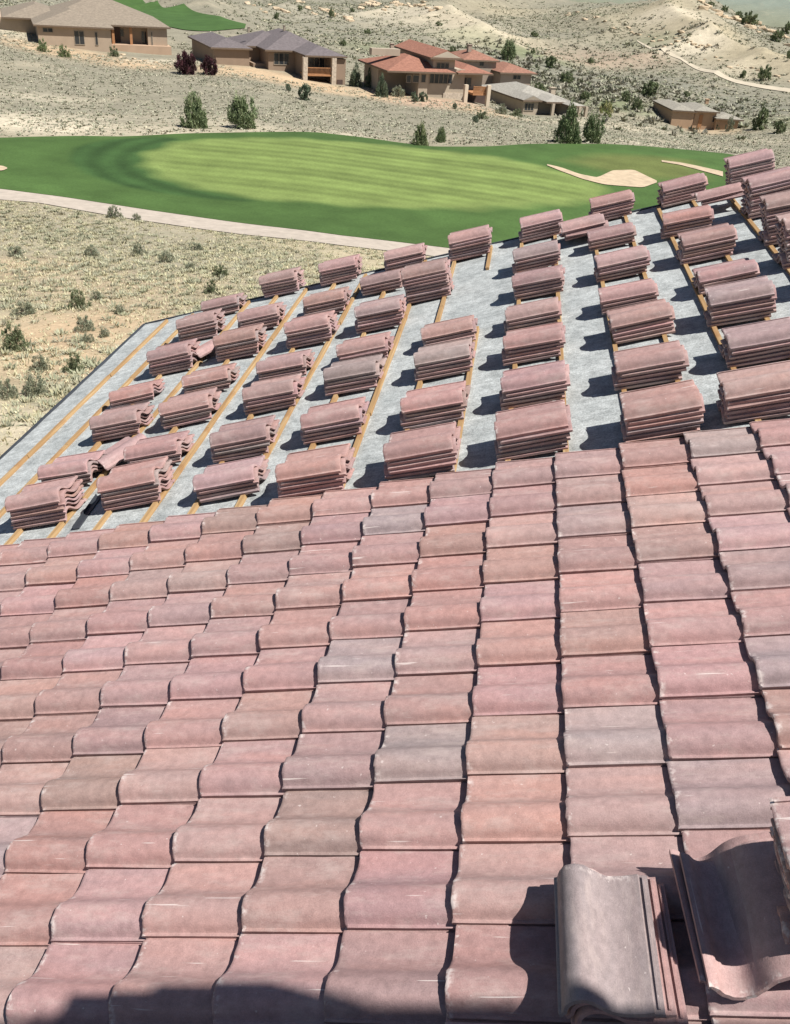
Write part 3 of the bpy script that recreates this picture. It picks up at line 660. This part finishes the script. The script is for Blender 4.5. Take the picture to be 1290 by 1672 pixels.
h = House('tan_house', 52, 67, 190, 28, 'large tan stucco house with a tan hip roof, leftmost of the houses', stucco('tan_stucco', (.40, .31, .225)), shingle('tan_shingle', (.235, .195, .15)), M_FRAME)
h.walls(1.1, 13.2, -1.1, 19, 2.7); h.hip(.2, 14, -2, 20, 2.7)
h.walls(13.0, 23.7, 6.5, 19.1, 2.7); h.hip(11.5, 24.6, 3.4, 20.2, 2.7)
h.walls(20.2, 23.72, 4.3, 7, 2.7)
h.hip(1.0, 24.5, 3.5, 26, 2.72, .36)
h.walls(-9, 1.4, 10.2, 27, 2.7); h.hip(-4.6, 8, 9, 28, 2.68)
for bx in [(69, 45, 87, 53, 2), (120, 50, 139, 73, 2), (154, 52, 161, 74, 1)]: h.win(-1.1, bx[:4], bx[4])
h.win(4.3, (246, 52, 250, 74), 1)
for bx in [(194, 47, 203, 60, 1), (230, 51, 242, 72, 2)]: h.win(6.5, bx[:4], bx[4])
x, z = h.plane(6.5, 173, 75); mb = MB(); mb.box(13.3, 15.6, 6.35, 6.52, -.2, 2.2); h_d = mb.build('door', M_DARKIN, h.o)
for px in (186, 215): 
    x, z = h.plane(4.4, px, 75); h.post(x, 4.4, .45, -1.5, 2.55, 'porch_post', M_WOOD)
mb = MB(); mb.box(13.25, 24.2, 3.2, 6.45, -3, -.35); mb.build('terrace', stucco('terrace_stone', (.44, .31, .215)), h.o)
for px, py in ((186, 24), (215, 25)):
    x, z = h.plane(8, px, py); h.vent(x, 8, z - .3, .3, .4)
h = House('brown_house', 390, 106, 178, 31, 'brown house with a purplish grey hip roof stepping forward to a covered porch', stucco('brown_stucco', (.29, .21, .15)), shingle('grey_shingle', (.145, .125, .125)), M_FRAME)
h.walls(-4.6, 1.5, -1.3, 14.8, 2.9); h.hip(-5.5, 2.2, -2.2, 15.6, 2.75)
h.walls(1.8, 8, 1.3, 12, 2.9); h.hip(.8, 12, .3, 13, 2.9, .36)
h.walls(4.0, 14.6, -4.1, 9, 2.9); h.hip(3, 15.5, -5.1, 13, 2.9, .40)
h.walls(8.7, 14.7, -7.6, 0, 2.9); h.hip(7.8, 15.7, -11.6, 4, 2.9, .32)
h.walls(1.9, 4.2, -2.2, 1.5, .6, name='courtyard_wall')
h.win(-4.1, (447, 86, 472, 106), 3); h.win(1.3, (399, 78, 403, 90), 1)
h.win(-7.6, (504, 94, 530, 112), 3)
for px in (498, 545):
    x, z = h.plane(-11, px, 100); h.post(x, -11, .75, -3.5, 2.7, 'porch_post', M_STONE)
x0, z0 = h.plane(-11.05, 500, 121); x1, z1 = h.plane(-11.05, 544, 125)
mb = MB(); mb.box(x0, x1, -11.2, -7.65, z0 - .25, z0); mb.build('porch_floor', M_WOOD, h.o)
mb = MB(); mb.box(x0, x1, -11.12, -11.04, z0 + .95, z0 + 1.05)
for i in range(22): mb.box(x0 + (x1 - x0) * i / 22, x0 + (x1 - x0) * i / 22 + .05, -11.11, -11.05, z0 + .002, z0 + .95)
mb.build('railing', M_WOOD, h.o)
h.walls(13.2, 15.4, -10.9, -7, 2.6, name='corner_wall'); mb = MB(); mb.box(13.9, 14.9, -10.96, -10.8, -2.6, -.6); mb.build('door', M_DARKIN, h.o)
for px, py in ((406, 50), (464, 47)):
    x, z = h.plane(3, px, py); h.vent(x, 3, z - .3, .35, .8)
h = House('red_roof_house', 735, 158, 172, 29, 'two storey house with terracotta hip roofs, front gable and raised deck', stucco('cream_stucco', (.40, .335, .255)), shingle('terracotta', (.28, .135, .095), var=.25), stucco('gable_stucco', (.44, .38, .30)))
h.walls(-12.4, -1, 2.2, 9, 4.2); h.hip(-13.6, -1, -4.6, 10.2, 4.2, .30)
xl = h.plane(-3.3, 699, 130)[0]; print('xl', xl); h.walls(-7.4, xl, -3.3, 3, 4.2); h.walls(xl - .3, 1.0, -2.9, 6, 4.6)
xa, za = h.plane(-4, 702, 95); xb, zb = h.plane(-4, 760, 97); xc, zc = h.plane(-4, 732, 82); print('gable', xa, za, xb, zb, xc, zc)
zu = (za + zb) / 2; h.walls(xa + 1.2, xb - 1.2, -2.75, 12, zu); h.hip(xa, xb, -4, 13, zu, (zc - zu) / ((xb - xa) / 2), 'y')
h.walls(1.0, 5.0, -1.5, 8, 4.1, mat=None); h.hip(-1, 6, -4.2, 9, 4.1, .3)
for bx, n_ in [((664, 122, 671, 135), 1), ((674, 122, 684, 135), 1), ((688, 121, 695, 135), 1)]: h.win(-3.3, bx, n_)
h.win(-2.9, (702, 120, 738, 137), 5); h.win(-2.75, (713, 102, 733, 112), 3); h.win(-1.5, (755, 126, 769, 141), 2)
mb = MB(); mb.box(-2.7, 1.1, -3.05, -2.8, -3.5, 1.0); mb.build('stone_base', M_STONE, h.o)
xa, za = h.plane(-6.2, 740, 148); xb, zb = h.plane(-6.2, 797, 150); zf = (za + zb) / 2 - .3
mb = MB(); mb.box(1.2, xb, -6.2, -1.6, zf - .3, zf); mb.build('deck_floor', M_WOOD, h.o)
mb = MB(); mb.box(1.2, xb, -6.18, -6.1, zf + .95, zf + 1.05)
for i in range(30): xx = 1.2 + (xb - 1.2) * i / 30; mb.box(xx, xx + .05, -6.16, -6.11, zf + .002, zf + .95)
mb.build('railing', M_WOOD, h.o)
for px in (760, 797):
    x, z = h.plane(-6.3, px, 150); h.post(x, -6.4, .6, -4, zf + 1.3, 'deck_pillar', stucco('pillar', (.60, .50, .38)))
h.walls(1.3, 5.4, -2.6, -1.4, zf - .31, mat=M_DARKIN, name='undercroft')
for px in (590,):
    x, z = h.plane(3, 612, 80); mb = MB(); mb.box(x - .5, x + 4.5, 3, 4.2, z - .9, z + .1); mb.build('parapet', h.wall_m, h.o)
h.vent(-7.6, 9, 5.5, .6, 1.4, 'chimney', h.wall_m)
h = House('rear_red_roof_house', 800, 128, 194, 29, 'smaller house with terracotta roofs behind and right of the gabled house', stucco('cream_stucco_rear', (.34, .27, .21)), shingle('terracotta_pale', (.27, .14, .10), var=.25), M_FRAME)
h.walls(-5.2, 1.4, .8, 9, 3.0); h.hip(-6, 2.2, 0, 10, 3.0, .36)
h.walls(1.0, 7.5, -2.4, 7, 1.6); h.hip(.2, 8.6, -3.4, 8, 1.4, .30)
h.win(.8, (783, 100, 790, 108), 1); h.win(-2.4, (838, 122, 850, 130), 2)
h.vent(-3, 4, 4.0, .7, 1.2, 'chimney', h.wall_m)
h = House('grey_roof_house', 852, 186, 178, 29, 'low cream house with a pale grey roof and small front gable behind the big junipers', stucco('pale_stucco', (.42, .35, .265)), shingle('pale_grey_shingle', (.31, .29, .25)), M_FRAME)
h.walls(-1.2, 7.8, .5, 13.5, 2.6); h.hip(-2, 8.6, -.5, 14.9, 2.6, .28)
h.walls(-1.2, 1.7, -2.4, 1, 2.6); h.hip(-1.9, 2.4, -3.2, 4, 2.6, .42, 'y')
h.walls(2.6, 6.4, -1.0, 3, 2.6); h.hip(2.0, 7.2, -4.4, 7, 2.55, .26)
h.walls(6.0, 8.0, -2.8, 2, 2.5); h.hip(5.0, 8.8, -7.2, 4, 2.35, .26)
h.win(-2.4, (857, 168, 871, 181), 3); h.win(-1.0, (906, 172, 918, 184), 2)
for px, y in ((902, -4.0), (930, -4.0), (946, -6.8), (957, -6.8)):
    x, z = h.plane(y, px, 180); h.post(x, y, .5, -3, 2.35, 'porch_post', h.wall_m)
x, z = h.plane(4, 902, 146); h.vent(x, 4, z - 1, .9, 1.3, 'chimney', h.wall_m)
h = House('orange_wall_house', 1122, 206, 200, 12, 'small orange stucco house with pale flat hip roofs at far right', stucco('orange_stucco', (.43, .29, .185)), shingle('beige_shingle', (.28, .26, .215)), M_FRAME)
h.walls(-4.4, -.2, -2.9, 8.6, 3.2); h.hip(-5, .4, -3.6, 9.4, 3.1, .26)
h.walls(0, 4.2, -2.6, 6, 3.2); h.hip(-.7, 4.8, -3.6, 6.6, 3.2, .26)
h.walls(4.0, 8.4, -3.6, 2, 2.3); h.hip(3.4, 9.4, -4.4, 3, 2.2, .26)
h.win(-2.6, (1127, 186, 1131, 198), 1); h.win(-2.6, (1164, 190, 1168, 200), 1)
mb = MB(); xx, zz = h.plane(-2.6, 1144, 195); mb.box(xx - .35, xx + .35, -2.68, -2.5, -1.0, 2.5); mb.build('door', M_WOOD, h.o)
h.vent(3.6, 2, 3.9, .6, .8, 'chimney', h.wall_m)
HPOS = [(-72, 182, 22), (-40, 172, 17), (-14, 172, 15), (5, 178, 12), (34, 197, 12), (-4, 190, 10)]

# ------------------------------------------------------------------ plants
def leaf_mesh(name, n, shape, leaf, cols, seed, stem=None, spiky=0.0):
    r = np.random.RandomState(seed); V = np.zeros((n * 4, 3)); col = np.zeros((n * 4, 3))
    nc = max(24, n // 60); cc = []
    while len(cc) < nc:
        p = r.uniform(-1, 1, 3) * (1, 1, 1); p[2] = r.uniform(0, 1)
        rad = shape(p[2])
        if np.hypot(p[0], p[1]) < rad: cc.append((p[0], p[1], p[2]))
    cc = np.array(cc); cl = r.randint(nc, size=n); cr = r.uniform(.10, .24, nc)
    d = r.normal(size=(n, 3)); d /= np.linalg.norm(d, axis=1)[:, None]
    P = cc[cl] + d * (cr[cl] * r.uniform(.3, 1.1, n))[:, None]; P[:, 2] = np.abs(P[:, 2])
    out = P * (1, 1, .5) + (0, 0, .25); out /= np.linalg.norm(out, axis=1)[:, None] + 1e-6
    ax = out * (.4 + spiky) + r.normal(size=(n, 3)) * .6; ax /= np.linalg.norm(ax, axis=1)[:, None]
    t = np.cross(ax, r.normal(size=(n, 3))); t /= np.linalg.norm(t, axis=1)[:, None] + 1e-6
    L = leaf * r.uniform(.6, 1.5, n)[:, None]; W = L * r.uniform(.28, .5, n)[:, None] * (1 - .5 * spiky)
    V[0::4] = P - ax * L; V[1::4] = P - t * W; V[2::4] = P + ax * L; V[3::4] = P + t * W
    cs = np.array(cols)[r.randint(len(cols), size=nc)][cl] * r.uniform(.75, 1.25, (n, 1))
    for q in range(4): col[q::4] = cs
    F = np.arange(n * 4).reshape(-1, 4)
    o = np_mesh(name, V, F, M_LEAF, col); C.objects.unlink(o); return o.data
DOME = lambda z: math.sqrt(max(0, 1 - (z * .98) ** 2)) * .82 + .08
CONE = lambda z: (1 - z) ** .7 * .85 + .06
OVAL = lambda z: math.sqrt(max(0, 1 - (2 * z - .85) ** 2 / 1.4)) * .85
SLIM = lambda z: (1 - z ** 1.6) * .8 + .05
G1 = [(.165, .205, .10), (.205, .24, .12), (.125, .165, .075)]; G2 = [(.15, .175, .09), (.19, .205, .115), (.12, .145, .075)]; SG = [(.24, .26, .175), (.30, .31, .22), (.20, .22, .145), (.27, .265, .17)]
YG = [(.30, .30, .12), (.24, .28, .10), (.36, .33, .16)]; PU = [(.06, .022, .028), (.085, .03, .035), (.045, .02, .02)]; BL = [(.12, .155, .095), (.155, .185, .115), (.10, .13, .08)]
KIND = {'juniper': [leaf_mesh('juniper', 5200, CONE, .06, G1, s_, spiky=.5) for s_ in (1, 2)], 'round_juniper': [leaf_mesh('rj', 5200, OVAL, .06, G1, s_, spiky=.4) for s_ in (3, 4)],
  'sagebrush': [leaf_mesh('sage', 3200, DOME, .06, SG, s_, spiky=.7) for s_ in (5, 6, 7)], 'green_bush': [leaf_mesh('gb', 3200, DOME, .06, G2, s_, spiky=.4) for s_ in (8, 9)],
  'dark_shrub': [leaf_mesh('ds', 2400, OVAL, .08, BL, s_, spiky=.2) for s_ in (10, 11)], 'purple_bush': [leaf_mesh('pb', 3600, OVAL, .07, PU, s_) for s_ in (12,)],
  'conifer': [leaf_mesh('cf', 4200, SLIM, .06, BL, s_, spiky=.5) for s_ in (13, 14)], 'yellow_bush': [leaf_mesh('yb', 1100, DOME, .08, YG, s_, spiky=.5) for s_ in (15,)]}
tm = MB(); tm.tube((0, 0, -.05), (.02, .01, .35), .07, .05); tm.tube((.02, .01, .33), (-.12, .08, .7), .05, .02, 5); tm.tube((.02, .01, .33), (.14, -.06, .75), .045, .02, 5); tm.tube((.01, 0, .2), (.2, .12, .5), .035, .015, 5); tm.tube((.01, 0, .2), (-.18, -.12, .5), .035, .015, 5)
_t = tm.build('t', M_BARK); TRUNK = _t.data; bpy.data.objects.remove(_t)
def plant(kind, px, py, wpx, hpx, name, label, cat, group=None, trunk=True, tint=(1, 1, 1)):
    g = hit(px, py); dist = (g - CAM).dot(fwd); W = wpx / FPX * dist; off = math.radians(0)
    dh = (g - CAM).length; elev = math.asin(-(g - CAM).z / dh)
    H = hpx / FPX * dist / max(.5, math.cos(elev) ** .5)
    o = empty(name, g - Vector((0, 0, .05)), rng.uniform(0, 6.28), label, cat, group)
    me = KIND[kind][rng.randint(len(KIND[kind]))]; f = bpy.data.objects.new('crown' if trunk else 'foliage', me); C.objects.link(f); f.parent = o; f.scale = (W / 2, W / 2, H); f.color = (*tint, 1)
    t = bpy.data.objects.new('trunk' if trunk else 'stem', TRUNK); C.objects.link(t); t.parent = o; t.scale = (W / 2, W / 2, H)
    return o
J = 'juniper'
plant(J, 318, 208, 50, 56, 'juniper_tree', 'green pointed juniper at the far fairway edge, left one of the nearer pair', 'tree', 'junipers between fairway and houses')
plant('round_juniper', 398, 209, 54, 48, 'juniper_tree', 'bushy green juniper at the far fairway edge, right one of the nearer pair', 'tree', 'junipers between fairway and houses')
plant(J, 685, 237, 32, 34, 'juniper_tree', 'small juniper at the fairway edge, left of a small pair', 'tree', 'junipers between fairway and houses', tint=(1.2, 1.1, 1.1))
plant(J, 719, 232, 22, 26, 'juniper_tree', 'smallest juniper at the fairway edge, right of a small pair', 'tree', 'junipers between fairway and houses', tint=(1.1, 1.1, 1.1))
plant(J, 926, 233, 54, 58, 'juniper_tree', 'tall dense juniper in front of the grey roofed house', 'tree', 'junipers between fairway and houses')
plant('round_juniper', 967, 233, 38, 42, 'juniper_tree', 'rounder juniper touching the right side of the tall dense one', 'tree', 'junipers between fairway and houses')
plant('round_juniper', 828, 98, 30, 30, 'round_tree', 'round dark tree standing behind the terracotta roofs', 'tree')
plant('purple_bush', 304, 121, 42, 34, 'purple_bush', 'dark purple bush left of the brown house, larger one', 'bush', 'purple bushes')
plant('purple_bush', 342, 122, 30, 28, 'purple_bush', 'dark purple bush left of the brown house, smaller one', 'bush', 'purple bushes')
for px, py, ww, hh, lab in [(580, 141, 24, 34, 'left'), (602, 142, 20, 27, 'middle'), (623, 158, 24, 38, 'right')]:
    plant('conifer', px, py, ww, hh, 'conifer_tree', '%s one of three slim dark conifers before the terracotta house' % lab, 'tree', 'slim conifers')
for px, py, ww, hh, lab in [(70, 84, 20, 18, 'round green bush below the small high window of the tan house'), (106, 93, 24, 18, 'round green bush below the double window of the tan house'), (186, 92, 20, 15, 'low green bush at the porch of the tan house'),
    (498, 163, 26, 22, 'dark green bush below the porch of the brown house'), (470, 148, 12, 10, 'small bush left of the dark green bush below the brown house'), (650, 158, 26, 16, 'bluish rounded shrub beside the right conifer'), (676, 166, 18, 14, 'left shrub of a clipped pair on the pink gravel'), (690, 166, 18, 14, 'right shrub of a clipped pair on the pink gravel'),
    (742, 178, 9, 9, 'tiny shrub below the raised deck'), (786, 194, 26, 13, 'green shrub on the slope under the deck pillars'), (775, 200, 14, 10, 'small shrub under the wider slope shrub'), (842, 190, 24, 12, 'green shrub left of the small front gable'), (818, 186, 22, 16, 'grey green shrub by the wall of the grey roofed house'),
    (1190, 214, 16, 22, 'grey bush between the two parts of the orange house'), (1170, 212, 10, 10, 'small bush at the foot of the orange wall'), (988, 190, 26, 22, 'yellow green bush right of the grey roofed house')]:
    plant('yellow_bush' if 'yellow' in lab else ('sagebrush' if 'grey' in lab or 'bluish' in lab else 'green_bush' if px in (70, 106, 186, 786, 842) else 'dark_shrub'), px, py, ww, hh, 'garden_shrub', lab, 'shrub', 'garden shrubs', False, (1.15, 1.2, 1.0) if px in (70, 106) else (1, 1, 1))
nb = [(26, 572, 50, 44), (66, 604, 40, 26), (120, 606, 38, 32), (59, 645, 52, 34), (12, 650, 44, 34), (139, 540, 36, 26), (157, 490, 22, 16), (131, 502, 40, 30), (38, 514, 46, 22), (361, 451, 30, 20), (343, 478, 28, 20), (310, 442, 22, 14), (319, 408, 30, 12), (188, 355, 30, 18), (223, 360, 18, 12), (195, 512, 22, 14), (143, 558, 28, 16), (171, 550, 22, 16), (26, 418, 34, 16), (150, 418, 28, 18), (228, 416, 26, 18), (272, 428, 30, 18)]
for i, (px, py, ww, hh) in enumerate(sorted(nb)):
    kd = 'green_bush' if (px, py) in ((26, 572), (120, 606), (361, 451), (343, 478), (131, 502)) else 'sagebrush'
    plant(kd, px, py, ww, hh, 'sagebrush', '%s bush, %s from the left among bushes on the near dry field' % ('greener' if kd == 'green_bush' else 'grey', str(ORD[i] if i < 18 else ['nineteenth', 'twentieth', 'twenty-first', 'twenty-second'][i - 18])), 'bush', 'sagebrush on the near field', False)
fs = [(872, 60, 15, 9), (870, 88, 9, 9), (964, 104, 10, 10), (1213, 127, 13, 11), (1247, 131, 26, 22), (899, 110, 22, 16), (925, 135, 26, 16), (1060, 158, 36, 22), (990, 180, 26, 14), (955, 165, 22, 14), (1240, 212, 30, 32), (1160, 12, 14, 8), (1182, 20, 14, 10), (1222, 42, 30, 20), (1268, 68, 26, 16), (1284, 55, 20, 16), (1286, 95, 10, 12), (560, 75, 13, 10), (1040, 180, 18, 18), (850, 140, 20, 14), (1205, 30, 16, 10), (575, 20, 10, 6), (490, 18, 9, 8), (738, 88, 16, 12), (452, 30, 12, 9), (541, 28, 10, 14), (600, 55, 14, 7), (716, 42, 14, 5), (1020, 165, 20, 14), (1270, 218, 24, 18), (1120, 158, 14, 8), (880, 150, 22, 14)]
for i, (px, py, ww, hh) in enumerate(sorted(fs)):
    plant('dark_shrub', px, py, ww, hh, 'hill_shrub', 'dark shrub, %s from the left among those dotting the slopes behind the houses' % word(i + 1), 'shrub', 'dark shrubs on the far slopes', False, (1.2, 1.15, .9))

# rocks on the knoll, the hillside ledge and the garden wall of the tan house
def rock_mesh(seed):
    import bmesh
    r = random.Random(seed); bm = bmesh.new(); bmesh.ops.create_icosphere(bm, subdivisions=2, radius=1)
    for v_ in bm.verts:
        for a in range(3): v_.co[a] = math.copysign(abs(v_.co[a]) ** .55, v_.co[a])
        v_.co *= r.uniform(.85, 1.12)
    me = bpy.data.meshes.new('rock'); bm.to_mesh(me); bm.free(); me.materials.append(M_ROCK); return me
ROCKS = [rock_mesh(i) for i in range(5)]
rk = []
for a, b, n_, s_, a_ in [((190, 96), (286, 106), 14, 6, 'in the rockery below the tan house porch'), ((585, 12), (640, 8), 10, 10, 'on top of the knoll above the terracotta house'), ((520, 12), (575, 34), 12, 9, 'on the slope above the brown house roof'), ((480, 0), (520, 22), 7, 9, 'at the top edge right of the small fairway'),
    ((640, 4), (720, 14), 14, 10, 'on the pale bluff at the top centre'), ((400, 10), (470, 20), 8, 9, 'beside the right tip of the small fairway'), ((1140, 6), (1290, 70), 22, 12, 'along the ridge at the upper right'), ((1100, 60), (1160, 78), 12, 8, 'in the pale scar above the dirt track'),
    ((1020, 55), (1100, 75), 10, 6, 'above the pink bare patch'), ((920, 20), (1010, 42), 10, 6, 'on the smooth hill at top right of centre'), ((1150, 95), (1290, 130), 14, 6, 'on the bank just above the dirt track'), ((0, 60), (40, 70), 4, 5, 'below the left wing of the tan house')]:
    for i in range(n_):
        t = (i + rng.uniform(0, 1)) / n_; rk.append((a[0] + (b[0] - a[0]) * t, a[1] + (b[1] - a[1]) * t + rng.normal(0, 3.5), s_ * rng.uniform(.5, 1.3), a_))
rci = {}
for px, py, s_, a_ in sorted(rk):
    rci[a_] = rci.get(a_, 0) + 1
    g = hit(px, max(py, -5)); S = s_ / 2 / FPX * (g - CAM).length * .9
    o = bpy.data.objects.new('rock', ROCKS[rng.randint(5)]); C.objects.link(o); o.location = g + Vector((0, 0, S * .1)); o.scale = (S * rng.uniform(.8, 1.6), S, S * rng.uniform(.35, .6)); o.rotation_euler = (rng.normal(0, .12), rng.normal(0, .12), rng.uniform(0, 6.28))
    tag(o, 'tan sandstone boulder, %s from the left %s' % (word(rci[a_]), a_), 'rock', 'sandstone boulders')

# ------------------------------------------------------------------ ground cover nobody could count
def tufts(name, X, Y, size, nb_, cols, label, wid=.12, seed=1, up_=.55, cat='scrub'):
    r = np.random.RandomState(seed); n = len(X); Z = height(X, Y)
    base = np.repeat(np.stack([X, Y, Z], -1), nb_, 0); S = np.repeat(size, nb_)
    a = r.uniform(0, 2 * np.pi, n * nb_); e = r.uniform(.15, 1.45, n * nb_) ** 1.0
    d = np.stack([np.cos(a) * np.cos(e), np.sin(a) * np.cos(e), np.sin(e) * up_ / .55], -1)
    rad = r.uniform(.25, 1, n * nb_)
    st = base + np.stack([np.cos(a), np.sin(a), 0 * a], -1) * (S * r.uniform(0, .55, n * nb_))[:, None] + np.array([0, 0, -.03])
    tip = st + d * (S * rad)[:, None]
    side = np.stack([-np.sin(a), np.cos(a), 0 * a], -1) * (S * wid * r.uniform(.6, 1.4, n * nb_))[:, None]
    mid = st * .45 + tip * .55
    V = np.empty((n * nb_ * 4, 3)); V[0::4] = st; V[1::4] = mid + side; V[2::4] = tip; V[3::4] = mid - side
    cb = np.array(cols)[r.randint(len(cols), size=n)] * r.uniform(.8, 1.2, (n, 1)); cc = np.repeat(cb, nb_, 0) * r.uniform(.8, 1.2, (n * nb_, 1)); cc = np.repeat(cc, 4, 0)
    o = np_mesh(name, V, np.arange(len(V)).reshape(-1, 4), M_LEAF, cc); return tag(o, label, cat, kind='stuff')
def scatter(n, r0, r1, a0, a1, seed, margin=.0):
    r = np.random.RandomState(seed); R = np.sqrt(r.uniform(r0 ** 2, r1 ** 2, n)); A = np.radians(r.uniform(a0, a1, n)); X, Y = R * np.sin(A), R * np.cos(A)
    keep = np.ones(n, bool)
    for nm in EDGES: keep &= poly_dist(X, Y, EDGES[nm]) < -.15 - margin
    for hx, hy, hr in HPOS: keep &= np.hypot(X - hx, Y - hy) > hr * .62
    cl = np.sin(X * .35 + 2 * np.sin(Y * .21)) * np.cos(Y * .31 + 1.7 * np.sin(X * .17)) + r.normal(0, .55, n)
    return X[keep], Y[keep], cl[keep]
STRAW = [(.46, .40, .25), (.50, .45, .29), (.41, .38, .24), (.47, .43, .28), (.36, .35, .22)]
X, Y, cl = scatter(60000, 14, 76, -46, 4, 21); k_ = cl > -.45
tufts('dry_grass', X[k_], Y[k_], np.random.RandomState(3).uniform(.08, .24, k_.sum()), 9, STRAW, 'straw coloured dry grass tufts covering the near field', .09, cat='dry grass')
X, Y, cl = scatter(10000, 14, 76, -46, 4, 22, .3); k_ = cl > -.15
tufts('low_sagebrush', X[k_], Y[k_], np.random.RandomState(4).uniform(.14, .42, k_.sum()), 46, [(.29, .29, .195), (.35, .34, .235), (.25, .255, .165), (.36, .34, .21), (.26, .24, .165)], 'low grey green sage scattered through the dry grass', .07, up_=.4)
X, Y, cl = scatter(60000, 96, 215, -42, 22, 23, .4); k_ = cl > -.45
tufts('slope_scrub', X[k_], Y[k_], np.random.RandomState(5).uniform(.15, .5, k_.sum()), 8, [(.27, .265, .19), (.33, .32, .235), (.22, .225, .15), (.36, .335, .24)], 'pale grey scrub covering the slope below the houses', .2, up_=.35)
X, Y, cl = scatter(60000, 200, 470, -36, 20, 24, .6); k_ = cl - 1.5 * ((1 - np.abs(np.sin(X * .038 + .9 * np.sin(Y * .021) + .5))) - .35) > -.1
tufts('hill_scrub', X[k_], Y[k_], np.random.RandomState(6).uniform(.25, .95, k_.sum()), 7, [(.23, .235, .16), (.30, .295, .205), (.18, .19, .12), (.35, .325, .225)], 'grey green scrub dotted over the hills behind the houses', .25, up_=.35)
gh = [hit(*q) for q in [(900, 112), (950, 150), (870, 140), (1060, 160), (1000, 150), (930, 125), (1010, 178), (1110, 165), (860, 95), (1080, 70)]]
r = np.random.RandomState(8); idx = r.randint(len(gh), size=1000); X = np.array([gh[i].x for i in idx]) + r.normal(0, 13, 1000); Y = np.array([gh[i].y for i in idx]) + r.normal(0, 13, 1000)
tufts('dense_brush', X, Y, r.uniform(.5, 1.5, 1000), 22, [(.22, .23, .15), (.26, .255, .18), (.29, .27, .205), (.24, .225, .17)], 'dark brush thicket in the draw below the hill', .18, up_=.45)
